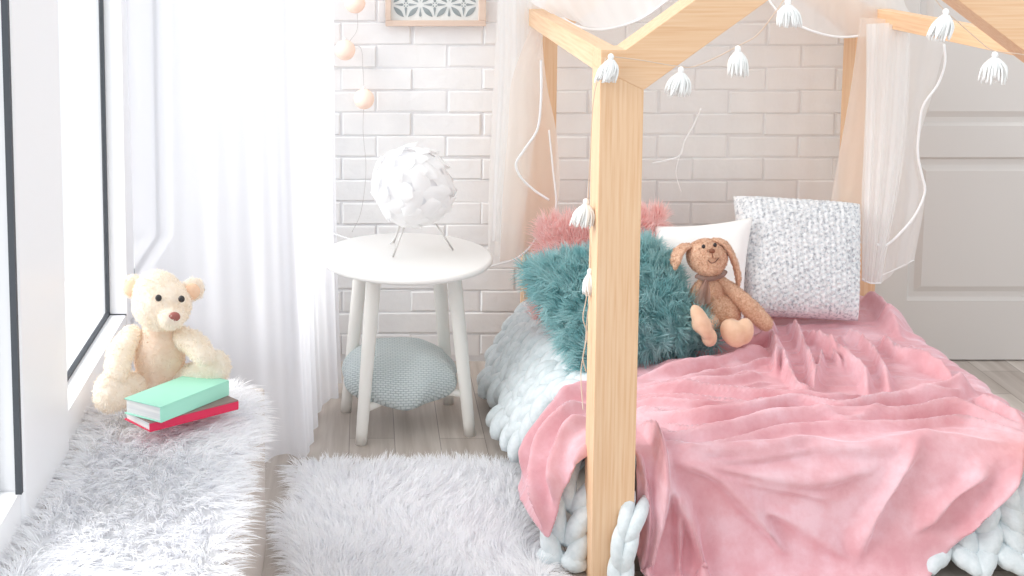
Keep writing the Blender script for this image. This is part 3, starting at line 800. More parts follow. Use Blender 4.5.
for pts_, w_, h_ in RID:
    stp = np.array([to_st(*p) for p in pts_]); c = spline(stp, max(12, len(pts_) * 7))
    best = np.full(SS.shape, 9.0); sgn = np.zeros(SS.shape); par = np.zeros(SS.shape)
    lo_ = c.min(0) - 4 * w_; hi_ = c.max(0) + 4 * w_
    i0, i1 = np.searchsorted(S, [lo_[0], hi_[0]]); j0, j1 = np.searchsorted(T_, [lo_[1], hi_[1]])
    if i1 <= i0 or j1 <= j0: continue
    a_, b_ = SS[i0:i1, j0:j1], TT[i0:i1, j0:j1]; best = np.full(a_.shape, 9.0); sgn = np.zeros(a_.shape); par = np.zeros(a_.shape)
    for k in range(len(c) - 1):
        A, AB = c[k], c[k + 1] - c[k]; l2 = AB @ AB + 1e-12
        q = np.clip(((a_ - A[0]) * AB[0] + (b_ - A[1]) * AB[1]) / l2, 0, 1)
        ex, ey = a_ - (A[0] + q * AB[0]), b_ - (A[1] + q * AB[1]); d = np.hypot(ex, ey); m_ = d < best
        best[m_] = d[m_]; sgn[m_] = np.sign(AB[0] * ey - AB[1] * ex)[m_]; par[m_] = ((k + q) / (len(c) - 1))[m_]
    ww = w_ * np.where(sgn > 0, 1.0, 0.6) * (0.8 + 0.3 * np.sin(par * 9 + w_ * 900))
    tap = np.clip(np.minimum(par, 1 - par) * 5 + 0.12, 0, 1) ** 0.8
    e = np.exp(-(best / ww) ** 2)
    hh = h_ * tap * e
    Hs[i0:i1, j0:j1] += hh ** 2.2
Hs = Hs ** (1 / 2.2) * 1.8
# fine gathered wrinkles, stretched along the folds of the upper half
f1 = fbm(SS * 0.55, TT * 1.9, 77, 4, 3.2); f2 = fbm(SS + 3, TT * 1.2, 78, 3, 4.5)
upper = 1 / (1 + np.exp(-(TT - 2.80) * 22))
Hs = Hs + np.clip(1 - np.abs(f1) * 1.6, 0, 1) ** 1.5 * 0.0085 * upper + 0.0018 * f2
Nb = normals(base)
Pb = base + Nb * Hs[..., None]
Pb[..., 2] = np.maximum(Pb[..., 2], 0.012 + 0.4 * Hs)
# outline of the blanket in its own unfolded coordinates
edge_left = [to_st(*q) for q in [(584, 388), (562, 399), (538, 424), (521, 455), (513, 490), (526, 516), (545, 540), (553, 516), (560, 490), (572, 467), (590, 452)]]
OUT = [(0.60, 3.16)] + edge_left + [(0.590, 2.80), (0.612, 2.745), (0.612, 2.30), (1.16, 2.30)] + [to_st(932, 572), to_st(958, 540), to_st(990, 510), to_st(1020, 484)] + [(1.50, 2.69), (1.60, 2.72), (1.69, 2.80), (1.70, 3.2), (1.68, 3.6), (1.66, 3.77), (1.30, 3.77), (1.1, 3.6), (0.95, 3.50), (0.78, 3.34), (0.66, 3.22)]
OUT = spline(np.array(OUT + [OUT[0]]), 260) if False else np.array(OUT)
def in_poly(P, x, y):
    c = np.zeros(np.shape(x), bool)
    for i in range(len(P)):
        xa, ya = P[i]; xb, yb = P[(i + 1) % len(P)]
        c ^= ((ya > y) != (yb > y)) & (x < (xb - xa) * (y - ya) / (yb - ya + 1e-12) + xa)
    return c
OUTd = []
for i in range(len(OUT)):
    for k in range(6): OUTd.append(OUT[i] * (1 - k / 6) + OUT[(i + 1) % len(OUT)] * k / 6)
OUTd = np.array(OUTd)
for _ in range(2): OUTd = (np.roll(OUTd, 1, 0) + 2 * OUTd + np.roll(OUTd, -1, 0)) / 4
CORE = OUTd.mean(0) + (OUTd - OUTd.mean(0)) * 0.93
I = in_poly(OUTd, SS, TT)
Q = gridF(len(S), len(T_)); Q = Q[I.ravel()[Q].all(1)]
used, inv_ = np.unique(Q, return_inverse=True); Q = inv_.reshape(-1, 4)
Vb = Pb.reshape(-1, 3)[used]
cnt = np.bincount(Q.ravel(), minlength=len(used)); rimv = np.where(cnt < 4)[0]
sv, tv = SS.ravel()[used][rimv], TT.ravel()[used][rimv]; bd = np.full(len(rimv), 9.0); ns, nt_ = sv.copy(), tv.copy()
for i in range(len(OUTd)):
    A, AB = OUTd[i], OUTd[(i + 1) % len(OUTd)] - OUTd[i]; q = np.clip(((sv - A[0]) * AB[0] + (tv - A[1]) * AB[1]) / (AB @ AB + 1e-12), 0, 1)
    px_, py_ = A[0] + q * AB[0], A[1] + q * AB[1]; d = np.hypot(sv - px_, tv - py_); m_ = d < bd; bd[m_] = d[m_]; ns[m_] = px_[m_]; nt_[m_] = py_[m_]
fi = np.clip((ns - S[0]) / st, 0, len(S) - 1.001); fj = np.clip((nt_ - T_[0]) / st, 0, len(T_) - 1.001); i0 = fi.astype(int); j0 = fj.astype(int); fi = (fi - i0)[:, None]; fj = (fj - j0)[:, None]
okm = bd < 2 * st
Pn_ = Pb[i0, j0] * (1 - fi) * (1 - fj) + Pb[i0 + 1, j0] * fi * (1 - fj) + Pb[i0, j0 + 1] * (1 - fi) * fj + Pb[i0 + 1, j0 + 1] * fi * fj
Vb[rimv[okm]] = Pn_[okm]
g = G(); g.add(Vb, Q)
o = build('pink_blanket', g, M['velour'])
so = o.modifiers.new('thick', 'SOLIDIFY'); so.thickness = 0.006; so.offset = -1
sm = o.modifiers.new('smooth', 'SMOOTH'); sm.iterations = 2; sm.factor = 0.5
tag(o, 'crumpled soft pink velour blanket spread over the bed and hanging to the floor', 'blanket')

# chunky knit blanket: fat roving loops laid in columns of V stitches
KZ = 0.256
def kpos(s, t, lift=0.0):
    P = drape(s, t, KZ, -0.022)
    return P
def kframe(s, t, ds, dt):
    e = 0.004
    p = kpos(s, t); a = kpos(s + e, t) - kpos(s - e, t); b = kpos(s, t + e) - kpos(s, t - e)
    n_ = np.cross(a, b); n_ /= np.linalg.norm(n_) + 1e-12
    return p, a / (2 * e), b / (2 * e), n_
knit = thing('knit_blanket', 'chunky pale grey hand knitted wool blanket under the pink one, spilling to the floor', 'blanket', (1.0, 3.2, 0))
def stitch(g, s, t, along, col_w, row_h, r, wob):
    """one V stitch; along is the unit direction of the column in (s,t)"""
    if all(in_poly(OUTd, np.array(s + a_), np.array(t + b_)) for a_ in (-.022, .022) for b_ in (-.022, .022)): return
    al = np.array(along); cr = np.array([-al[1], al[0]])
    for sd in (-1, 1):
        pts_ = []
        for k, (a_, c_, l_) in enumerate([(-0.72, 0.04, -.35), (-0.40, 0.16, .35), (0.05, 0.30, .62), (0.50, 0.42, .45), (0.85, 0.50, -.25)]):
            q = np.array([s, t]) + al * a_ * row_h + cr * c_ * col_w * sd
            p, _, _, n_ = kframe(np.array(q[0]), np.array(q[1]), 0, 0)
            pts_.append(p + n_ * (0.010 + r * l_ * 0.75) + wob * 0.3)
        C = spline(pts_, 9)
        rr = r * np.array([.45, .78, .95, 1.04, 1.06, 1.02, .93, .75, .42])
        C[:, 2] = np.maximum(C[:, 2], 0.004 + rr * 0.8)
        tube(g, C, rr * rng.uniform(.92, 1.08), 9, True, 0.86)
g = G()
# left side: columns run down over the side of the bed
cw, rh, rd = 0.105, 0.066, 0.0275
t = 2.96
ci = 0
while t < 3.80:
    hem = 0.06 if t > 2.90 else 0.22
    if t > 3.10: hem = 0.30 + .03 * math.sin(ci * 2.1)
    s_ = BX0 - hem
    while s_ < (0.66 if t > 3.1 else 0.60):
        wv = rng.normal(0, 0.004, 3)
        if t < 3.0 and s_ > 0.60: break
        stitch(g, s_, t + 0.010 * math.sin(s_ * 22 + ci), (-1, 0.10 * math.sin(ci)), cw * rng.uniform(.92, 1.05), rh, rd * rng.uniform(.93, 1.1), wv)
        s_ += rh * rng.uniform(.92, 1.02)
    t += cw * .93; ci += 1
def cascade(g, line, face, cw_, rh_, r):
    """a braid of V stitches hanging along a line, facing a direction"""
    L = spline(line, 60); dl = np.concatenate([[0], np.cumsum(np.linalg.norm(np.diff(L, axis=0), axis=1))])
    n_ = int(dl[-1] / rh_); fc = np.array(face) / np.linalg.norm(face)
    at = lambda d: np.array([np.interp(d, dl, L[:, k]) for k in range(3)])
    for k in range(n_):
        d0 = (k + .5) * rh_; T3 = at(min(d0 + .01, dl[-1])) - at(max(d0 - .01, 0)); T3 /= np.linalg.norm(T3); cr = np.cross(fc, T3); cr /= np.linalg.norm(cr)
        for sd in (-1, 1):
            P_ = [at(np.clip(d0 + a * rh_, 0, dl[-1])) + T3 * min(0, d0 + a * rh_) + cr * c * cw_ * sd + fc * r * l for a, c, l in ((-.8, .46, -.3), (-.4, .44, .45), (.1, .32, .75), (.55, .16, .4), (.95, .03, -.4))]
            C = spline(P_, 9); rr = r * np.array([.5, .8, .97, 1.05, 1.06, 1.02, .93, .75, .45]) * rng.uniform(.95, 1.06)
            C[:, 2] = np.maximum(C[:, 2], .004 + rr * .8); tube(g, C, rr, 10, True, .88)
build('knitted_side', g, M['knit'], knit); g = G()
cascade(g, [pt(590, 468, 2.735), pt(580, 486, 2.72), pt(569, 520, 2.70), pt(564, 580, 2.69), pt(562, 640, 2.69)], (-.5, -1, .2), .090, .076, .0235)
build('knitted_braid', g, M['knit'], knit); g = G()
cascade(g, [pt(636, 504, 2.61), pt(628, 528, 2.585), pt(622, 560, 2.58), pt(620, 640, 2.58)], (-.3, -1, .1), .034, .070, .0160)
build('knitted_corner', g, M['knit'], knit); g = G()
# front: columns run down over the front edge
s_ = 0.655; ci = 0
while s_ < 1.66:
    t = 2.42
    while t < 2.80:
        if True:
            stitch(g, s_ + .010 * math.sin(t * 25 + ci), t, (0.12 * math.sin(ci * 1.7), -1), cw * rng.uniform(.92, 1.05), rh, rd * rng.uniform(.93, 1.08), rng.normal(0, .003, 3))
        t += rh * rng.uniform(.93, 1.0)
    s_ += cw * .93; ci += 1
build('knitted_front', g, M['knit'], knit); g = G()
# back right corner
for t in np.arange(3.70, 3.80, .05):
    for s_ in np.arange(1.45, 1.66, cw * .9): stitch(g, s_, t, (0, -1), cw, rh, rd, np.zeros(3))
build('knitted_end', g, M['knit'], knit)
# body of the blanket below the pink one
s0 = np.arange(0.42, 1.66, .02); t0 = np.arange(2.52, 3.80, .02); A, B = np.meshgrid(s0, t0, indexing='ij')
A2 = A; P = kpos(A2, B); keep = ~((A < 0.60) & (B < 2.76)); P[..., 2] -= 0.006; P[..., 2] = np.maximum(P[..., 2], .004)
g = G(); Qk = gridF(len(s0), len(t0)); Qk = Qk[keep.ravel()[Qk].all(1)]; g.add(P.reshape(-1, 3), Qk)
o = build('backing_rows', g, mat('dim_grey_wool', (182, 194, 198), .95), knit); so = o.modifiers.new('t', 'SOLIDIFY'); so.thickness = .006

# ------------------------------------------------------------------ pillows
def pillow(BL, BR, TR, TL, th, n=40, pinch=0.10, side=1, puff=0.5, wr=0.0, seed=1):
    BL, BR, TR, TL = map(lambda a: np.asarray(a, float), (BL, BR, TR, TL))
    u = np.linspace(0, 1, n); U, V_ = np.meshgrid(u, u, indexing='ij')
    cu = 2 * U - 1; cv = 2 * V_ - 1
    U2 = U - pinch * 0.5 * cu * (1 - cv ** 2) * np.abs(cu) ** 3 * 0.7; V2 = V_ - pinch * 0.5 * cv * (1 - cu ** 2) * np.abs(cv) ** 3 * 0.7
    U2, V2 = U2[..., None], V2[..., None]
    P = BL * (1 - U2) * (1 - V2) + BR * U2 * (1 - V2) + TR * U2 * V2 + TL * (1 - U2) * V2
    nn = np.cross(BR - BL, TL - BL); nn /= np.linalg.norm(nn)
    h = th / 2 * np.clip((1 - cu ** 4) * (1 - cv ** 4), 0, 1) ** puff
    if wr: h = h * (1 + wr * fbm(U, V_, seed, 3, 1.5))
    f = P + nn * h[..., None]; b = P - nn * h[..., None]
    V = np.concatenate([f.reshape(-1, 3), b.reshape(-1, 3)]); Fq = gridF(n, n)
    return V, Fq, Fq[:, ::-1] + n * n, nn
def fur_pillow(name, corners, th, m, basem, label, L, n, comb, W=.0026, clump=.016, jit=.5, droop=.5):
    V, q1, q2, nn = pillow(*corners, th, 30)
    T1 = tris_of(V, q1); T2 = tris_of(V, q2)
    g = G(); P, N = sample(V, T1, n); 
    strands(g, P, N, L, W, comb, jit, droop, 4, clump); P, N = sample(V, T2, n // 3); strands(g, P, N, L, W, comb, jit, droop, 4, clump)
    g.add(V, np.concatenate([q1, q2])); o = build(name, g, m)
    return tag(o, label, 'cushion')
tl = pt(521, 268, 3.33); tr_ = pt(652, 242, 3.50); bl = pt(580, 371, 3.12); brr = pt(720, 347, 3.24)
fur_pillow('fur_cushion', (bl, brr, tr_, tl), 0.15, M['fur_teal'], M['teal_base'], 'shaggy teal fur cushion leaning behind the front pine post', 0.050, 15000, np.array([-.35, -.1, .25]), jit=.7, clump=.022, droop=.3)
tl = pt(538, 222, 3.62); tr_ = pt(664, 210, 3.68); bl = pt(534, 320, 3.50); brr = pt(668, 318, 3.56)
fur_pillow('fur_cushion', (bl, brr, tr_, tl), 0.11, M['fur_pink'], M['pink_base'], 'shaggy pale pink fur cushion standing behind the teal one', 0.050, 9000, np.array([-.1, -.1, .6]))
V, q1, q2, nn = pillow(pt(640, 330, 3.46), pt(744, 326, 3.42), pt(753, 217, 3.56), pt(655, 226, 3.60), 0.10, 50, wr=.12, seed=4)
g = G(); g.add(V, np.concatenate([q1, q2])); o = build('linen_pillow', g, M['pillow_white']); o.modifiers.new('w', 'WELD').merge_threshold = .0006
tag(o, 'plain cream white pillow between the rabbit toy and the brick wall', 'pillow')
V, q1, q2, nn = pillow(pt(748, 316, 3.47), pt(858, 321, 3.47), pt(860, 204, 3.66), pt(733, 196, 3.68), 0.13, 110, pinch=.03, puff=.42)
T1 = tris_of(V, q1)
Pn = V + 0; 
nf = len(V) // 2; i_ = np.arange(nf)
bumpf = 0.0045 * (np.abs(np.sin(i_ // 110 * 0.62)) + np.abs(np.sin(i_ % 110 * 0.62 + (i_ // 110 // 5) * 1.6))) + rng.normal(0, .0010, nf)
cu = 2 * (i_ // 110) / 109 - 1; cv = 2 * (i_ % 110) / 109 - 1; wgt = np.clip((1 - np.abs(cu)) * (1 - np.abs(cv)) * 60, 0, 1)
V[:nf] += nn * (bumpf * wgt)[:, None]
g = G(); g.add(V, np.concatenate([q1, q2])); o = build('boucle_cushion', g, M['boucle']); o.modifiers.new('w', 'WELD').merge_threshold = .0006
tag(o, 'large square white cushion with grey speckled boucle weave at the bed head', 'cushion')

# ------------------------------------------------------------------ soft toys
def limb(g, pts_, rad, n=16):
    C = spline(pts_, n); r = np.interp(np.linspace(0, 1, n), np.linspace(0, 1, len(rad)), rad)
    tube(g, C, r, 16); ell(g, C[0], (r[0],) * 3, None, 16, 10); ell(g, C[-1], (r[-1],) * 3, None, 16, 10)
def plush(name, g, m, parent, fuzz=None, size=.004, smooth=5, label=None):
    V, T = remeshed(g, size, smooth)
    g2 = G(); g2.add(V, None, T)
    if fuzz:
        n, L, W = fuzz; P, N = sample(V, T, n); strands(g2, P, N, L, W, (0, 0, -.2), .8, .3, 3, .008)
    o = build(name, g2, m, parent)
    if label: o['label'] = label
    return o
# cream bear on the window seat
BD = 2.60
bear = thing('teddy_bear', 'sitting cream teddy bear with brown nose on the white fur by the window', 'teddy bear', (pt(162, 405, BD)[0], BD, .42))
hc = pt(162, 304, BD - .02); px = 0.00205
g = G(); ell(g, hc, (.064, .056, .056)); ell(g, pt(172, 317, BD - .070), (.029, .036, .023)); ell(g, pt(157, 292, BD - .01), (.052, .048, .046))
plush('head', g, M['bear_fur'], bear, (6500, .0062, .0013))
g = G(); tc_ = pt(160, 357, BD); ell(g, tc_, (.056, .050, .078)); ell(g, pt(160, 385, BD), (.062, .056, .045)); ell(g, pt(160, 334, BD), (.042, .036, .035))
plush('torso', g, M['bear_belly'], bear, (4500, .006, .0014))
for q, rr in (((133, 286), -.25), ((193, 289), .25)):
    g = G(); c = pt(*q, BD + .005); ell(g, c, (.0255, .013, .026), rot(0, rr, 0)); e = plush('ear', g, M['bear_fur'], bear, (700, .006, .0014), .003, 3)
    g = G(); ell(g, c + np.array([0, -.0145, -.001]), (.0175, .008, .0185), rot(0, rr, 0), 20, 12); o = build('inner_ear', g, M['bear_inner'], e)
arms = [([pt(131, 336, BD - .01), pt(121, 352, BD - .035), pt(116, 374, BD - .065)], [.024, .029, .026]),
        ([pt(181, 337, BD - .01), pt(196, 345, BD - .04), pt(204, 356, BD - .075)], [.024, .026, .022])]
for p_, r_ in arms:
    g = G(); limb(g, p_, r_); plush('arm', g, M['bear_fur'], bear, (2400, .0075, .0014))
legs = [([pt(140, 388, BD - .02), pt(126, 390, BD - .05), pt(110, 395, BD - .075)], [.036, .036, .036]),
        ([pt(176, 384, BD - .01), pt(196, 376, BD - .02), pt(217, 369, BD - .03)], [.032, .031, .029])]
for p_, r_ in legs:
    g = G(); limb(g, p_, r_); c = p_[-1]; q_ = 1.0 if c[0] < -.45 else .82; ell(g, c + np.array([0, 0, .006]), (.036 * q_, .028 * q_, .044 * q_)); plush('leg', g, M['bear_fur'], bear, (2600, .0075, .0014))
for q in ((158.5, 298), (181.5, 299)):
    g = G(); ell(g, pt(*q, BD - .077 + (.012 if q[0] > 170 else .002)), (.0072, .0055, .0075), None, 16, 10); build('eye', g, M['black'], bear)
g = G(); ell(g, pt(174, 317, BD - .096), (.0135, .008, .0105), rot(0, -.2, 0), 20, 12); build('nose', g, M['nose_brown'], bear)

# brown rabbit on the bed
RD = 3.32
bun = thing('plush_rabbit', 'brown plush rabbit with long floppy ears and gauzy scarf sitting on the bed', 'soft toy', pt(728, 345, RD - .05))
hc = pt(707, 257, RD)
g = G(); ell(g, hc, (.056, .052, .050), rot(0, .15, 0)); ell(g, pt(709, 266, RD - .022), (.038, .034, .030))
plush('head', g, M['bunny'], bun, (5000, .0045, .0016))
g = G(); ell(g, pt(722, 312, RD), (.050, .046, .060), rot(0, -.30, 0)); ell(g, pt(712, 288, RD), (.034, .032, .040), rot(0, -.3, 0))
plush('torso', g, M['bunny'], bun, (4000, .0045, .0016))
g = G(); limb(g, [pt(719, 279, RD - .01), pt(735, 293, RD - .02), pt(752, 310, RD - .03), pt(765, 323, RD - .04)], [.014, .021, .026, .022]); plush('arm', g, M['bunny'], bun, (2400, .0045, .0016))
g = G(); limb(g, [pt(704, 280, RD - .01), pt(696, 293, RD - .02), pt(692, 312, RD - .03)], [.013, .018, .020]); plush('arm', g, M['bunny'], bun, (1500, .0045, .0016))
for pp_, r_ in (([pt(712, 322, RD - .03), pt(704, 326, RD - .09), pt(701, 324, RD - .14)], [.022, .024, .026]), ([pt(730, 326, RD - .03), pt(735, 330, RD - .09), pt(737, 332, RD - .13)], [.024, .027, .030])):
    g = G(); limb(g, pp_, r_); c = pp_[-1]
    if pp_[-1][0] < pt(720, 320, RD)[0]: ell(g, c + np.array([-.0, -.004, .006]), (.022, .026, .050), rot(-.3, -.42, 0)); ell(g, pt(709, 337, RD - .14), (.021, .026, .026))
    else: ell(g, c + np.array([-.012, -.004, -.002]), (.031, .026, .040), rot(-.3, -.55, 0)); ell(g, c + np.array([.020, -.0, .002]), (.024, .026, .036), rot(-.3, .25, 0))
    plush('leg', g, M['bunny_smooth'], bun, None, .0035, 4)
# ears: flat long lobes
def ear(pts_, wd, th_):
    g = G(); C = spline(pts_, 24); tt = np.linspace(0, 1, 24); r = wd * np.interp(tt, [0, .12, .5, .85, 1], [.45, .7, 1, .9, .35])
    tube(g, C, r, 18, True, th_); ell(g, C[-1], (r[-1] * .9,) * 3, None, 12, 8); return g
e1 = ear([pt(694, 246, RD + .01), pt(684, 247, RD + .0), pt(677, 255, RD - .01), pt(675, 268, RD - .02)], .022, .45)
plush('ear', e1, M['bunny'], bun, (900, .004, .0016), .003, 3)
e2 = ear([pt(712, 239, RD + .0), pt(724, 243, RD - .01), pt(733, 258, RD - .01), pt(738, 276, RD - .01), pt(738, 286, RD - .01)], .020, .45)
plush('ear', e2, M['bunny'], bun, (1400, .004, .0016), .003, 3)
for q in ((703.5, 246.5), (715, 245)):
    g = G(); ell(g, pt(*q, RD - .049), (.0055, .004, .006), None, 14, 8); build('eye', g, M['black'], bun)
g = G(); ell(g, pt(712, 251, RD - .056), (.0085, .006, .007), None, 16, 10); tube(g, spline([pt(712, 253, RD - .062), pt(713, 258, RD - .060)], 6), .0014, 6); build('nose', g, M['nose_tan'], bun)
g = G(); tube(g, spline([pt(708, 260, RD - .058), pt(711, 263, RD - .060), pt(715, 262, RD - .060), pt(718.5, 258, RD - .054)], 14), .0012, 6); build('mouth', g, M['thread'], bun)
g = G(); C = spline([pt(697, 276, RD - .02), pt(707, 279, RD - .045), pt(720, 276, RD - .035), pt(724, 272, RD - .01)], 16); tube(g, C, .010, 10, True, .7)
n1, n2 = 14, 10; V = []
for i in range(n1):
    for j in range(n2):
        a, b = i / (n1 - 1), j / (n2 - 1); A = pt(707, 280, RD - .052); wd_ = 4 + 20 * a * (1 - .35 * a)
        V.append(pt(706 - 4 * a + (b - .5) * wd_, 279 + 26 * a - 4 * abs(b - .5) * a, RD - .054 - .012 * a + .006 * math.sin(b * 9 + 2 * a)))
g.add(V, gridF(n1, n2)); build('scarf', g, M['scarf'], bun)

# ------------------------------------------------------------------ books
def book(name, corners, z0, h, cov, label, cov_top=None):
    """corners: spine-near, fore-near, fore-far, spine-far as (x,y); the spine runs along corner 0 to corner 1"""
    c = [np.array(q) for q in corners]; ctr = sum(c) / 4
    bk = thing(name, label, 'book', (ctr[0], ctr[1], z0), 'books on the window seat' if False else None)
    t = .0028
    def quad(sc_, inset=(0, 0)): return [tuple(ctr + (q - ctr) * sc_) for q in c]
    g = G(); prism(g, quad(1), 'z', z0, z0 + t); bevel(build('cover', g, cov, bk, False), .001)
    g = G(); prism(g, quad(1), 'z', z0 + h - t, z0 + h); bevel(build('cover', g, cov_top or cov, bk, False), .001)
    # spine on the side 1-2
    e = (c[0] - c[1]) / np.linalg.norm(c[0] - c[1]) * t
    g = G(); prism(g, [tuple(c[1]), tuple(c[2]), tuple(c[2] + e), tuple(c[1] + e)], 'z', z0 + t, z0 + h - t); build('spine', g, cov, bk, False)
    g = G(); q = [ctr + (k - ctr) * .955 for k in c]; q[1] = q[1] + (c[1] - q[1]) * .6; q[2] = q[2] + (c[2] - q[2]) * .6
    prism(g, [tuple(k) for k in q], 'z', z0 + t, z0 + h - t); build('page_block', g, M['pages'], bk, False)
    return bk
zR = 0.450
R_ = [pz(124, 410, zR + .021)[:2], pz(150, 422.5, zR + .021)[:2], pz(238.5, 400, zR + .021)[:2]]; R_.append(R_[0] + R_[2] - R_[1])
book('book', R_, zR, .021, M['red_book'], 'crimson red hardback book at the bottom of the pair beside the bear', M['brown_book'])
zM = zR + .0215; hM = .034
c0 = [pz(124, 398, zM + hM)[:2], pz(161, 407, zM + hM)[:2], pz(229, 380, zM + hM)[:2]]; c0.append(c0[0] + c0[2] - c0[1])
book('book', c0, zM, hM, M['mint'], 'thick mint green hardback book lying on top of the red one')

# ------------------------------------------------------------------ canopy
can = thing('bed_canopy', 'sheer white and peach tulle canopy with satin edging draped over the house bed', 'canopy', (1.05, 3.8, 0))
def sheet(name, rows, nu_, nv_, amp, freq, m, seed=0, sag=0.0):
    """rows: curves (lists of world points) from top to bottom or side to side"""
    R = np.array([spline(r_, nu_) for r_ in rows]); P = np.array([spline(R[:, i], nv_) for i in range(nu_)])
    N = normals(P); u = np.linspace(0, 1, nu_)[:, None]; v = np.linspace(0, 1, nv_)[None]
    w = amp * (np.sin(u * freq * 2 * PI + seed + 0.7 * np.sin(v * 3)) + .5 * np.sin(u * freq * 4.6 * PI + seed * 2 + v)) * (0.5 + .5 * v)
    P = P + N * w[..., None]
    g = G(); g.add(P.reshape(-1, 3), gridF(nu_, nv_)); return build(name, g, m, can), P
def pipe(pts_, r=.0038, n=50):
    g = G(); tube(g, spline(pts_, n), r, 8); return build('satin_edge', g, M['piping'], can)
D1 = 3.76
def pp(x, y, d=0): return pt(x, y, D1 + d)
# left fall, wide outer layer
sheet('drape', [[pp(500, -40), pp(522, -30), pp(548, -20)], [pp(497, 20), pp(520, 20), pp(543, 30)], [pp(492, 120), pp(518, 120), pp(541, 110)], [pp(489, 200), pp(505, 200), pp(520, 172)], [pp(488, 255), pp(502, 256), pp(524, 250)]], 90, 60, .006, 1.6, M['tulle'], 1)
sheet('drape', [[pp(498, -40, -.012), pp(520, -30, -.012), pp(540, -20, -.012)], [pp(499, 60, -.012), pp(520, 60, -.012), pp(542, 60, -.012)], [pp(495, 150, -.012), pp(515, 150, -.012), pp(533, 150, -.012)], [pp(492, 240, -.012), pp(505, 245, -.012), pp(520, 250, -.012)]], 90, 60, .005, 2.3, M['tulle'], 5)
sheet('drape', [[pp(536, 15, -.024), pp(545, 20, -.024), pp(541, 28, -.024)], [pp(512, 80, -.024), pp(530, 80, -.024), pp(547, 85, -.024)], [pp(508, 130, -.024), pp(532, 135, -.024), pp(557, 138, -.024)], [pp(503, 190, -.024), pp(530, 200, -.024), pp(557, 206, -.024)], [pp(500, 262, -.024), pp(520, 256, -.024), pp(538, 238, -.024)]], 70, 50, .004, 1.2, M['tulle_warm'], 2)
pipe([pp(541, 60, -.050), pp(541, 98, -.050), pp(537, 130, -.050), pp(524, 150, -.050), pp(516, 164, -.050), pp(520, 176, -.050), pp(534, 190, -.050), pp(549, 200, -.050)])
pipe([pp(549, 130, -.050), pp(553, 170, -.050), pp(556, 205, -.050), pp(553, 215, -.050), pp(541, 229, -.050), pp(530, 247, -.050), pp(515, 259, -.050), pp(492, 266, -.050)], .0026)
# swag between left beam and ridge
D2s = 3.2
def ps(x, y, d=0): return pt(x, y, D2s + d)
sheet('swag', [[ps(520, -60, .4), ps(600, -60, .2), ps(700, -60, 0)], [ps(530, 0, .4), ps(600, 2, .2), ps(680, -30, 0)], [ps(548, 12, .4), ps(600, 28, .2), ps(640, 18, .1), ps(672, -4, 0)]], 60, 30, .004, 4, M['tulle'], 3)
pipe([ps(556, 14, .38), ps(580, 27, .28), ps(605, 29, .2), ps(640, 19, .1), ps(672, -3, 0)])
# right swag over the right side beam
sheet('swag', [[pp(770, -60), pp(840, -60), pp(900, -50)], [pp(775, -15), pp(835, -5, -.03), pp(905, 5)], [pp(768, -3), pp(792, 22, -.03), pp(840, 37, -.03), pp(882, 31, -.02), pp(917, 20)]], 60, 30, .004, 3, M['tulle'], 4)
pipe([pp(766, -5), pp(778, 12, -.02), pp(792, 22, -.03), pp(815, 32, -.04), pp(840, 37, -.04), pp(865, 35, -.04), pp(885, 30, -.03), pp(917, 19, -.01)])
# right fall
D3 = 3.68
def pr_(x, y, d=0): return pt(x, y, D3 + d)
sheet('drape', [[pr_(860, 18), pr_(875, 18), pr_(905, 22)], [pr_(850, 90), pr_(870, 90), pr_(895, 90)], [pr_(832, 190), pr_(858, 200), pr_(888, 200)], [pr_(828, 215), pr_(850, 240), pr_(876, 245)]], 60, 40, .004, 1.2, M['tulle_warm'], 5)
sheet('drape', [[pr_(866, 24, -.03), pr_(905, 24, -.03), pr_(945, 44, -.03)], [pr_(866, 90, -.03), pr_(898, 90, -.03), pr_(933, 92, -.03)], [pr_(864, 150, -.03), pr_(893, 150, -.03), pr_(919, 145, -.03)], [pr_(862, 195, -.03), pr_(892, 195, -.03), pr_(925, 193, -.03)], [pr_(862, 279, -.03), pr_(878, 283, -.03), pr_(914, 258, -.03)]], 90, 60, .007, 1.9, M['tulle'], 6)
sheet('drape', [[pr_(868, 24, -.05), pr_(890, 24, -.05), pr_(912, 30, -.05)], [pr_(866, 150, -.05), pr_(880, 150, -.05), pr_(905, 150, -.05)], [pr_(862, 281, -.05), pr_(870, 283, -.05), pr_(881, 283, -.05)]], 40, 40, .006, 3, M['tulle'], 8)
pipe([pr_(944, 44, -.045), pr_(945, 62, -.045), pr_(938, 84, -.045), pr_(923, 106, -.045), pr_(919, 130, -.045), pr_(918, 155, -.045), pr_(922, 175, -.045), pr_(925, 190, -.045), pr_(918, 210, -.045), pr_(905, 228, -.045), pr_(884, 246, -.045), pr_(876, 244, -.045)])
pipe([pr_(862, 279, -.055), pr_(870, 283, -.055), pr_(881, 283, -.055)], .0022, 20); pipe([pr_(880, 276, -.035), pr_(898, 268, -.035), pr_(914, 260, -.035)], .0018, 20)
# back panel
sheet('back_panel', [[pt(548, -60, 3.92), pt(700, -60, 3.92), pt(850, -60, 3.92)], [pt(545, 100, 3.92), pt(700, 100, 3.92), pt(848, 100, 3.92)], [pt(535, 318, 3.93), pt(700, 330, 3.93), pt(850, 318, 3.93)]], 200, 30, .004, 5, M['tulle_back'], 9)
pipe([pt(701, 108, 3.895), pt(693, 126, 3.895), pt(684, 142, 3.895), pt(680, 155, 3.895), pt(668, 160, 3.895), pt(652, 163, 3.895)], .0024, 40)
pipe([pt(682, 148, 3.895), pt(676, 172, 3.895), pt(681, 192, 3.895)], .0014, 30)

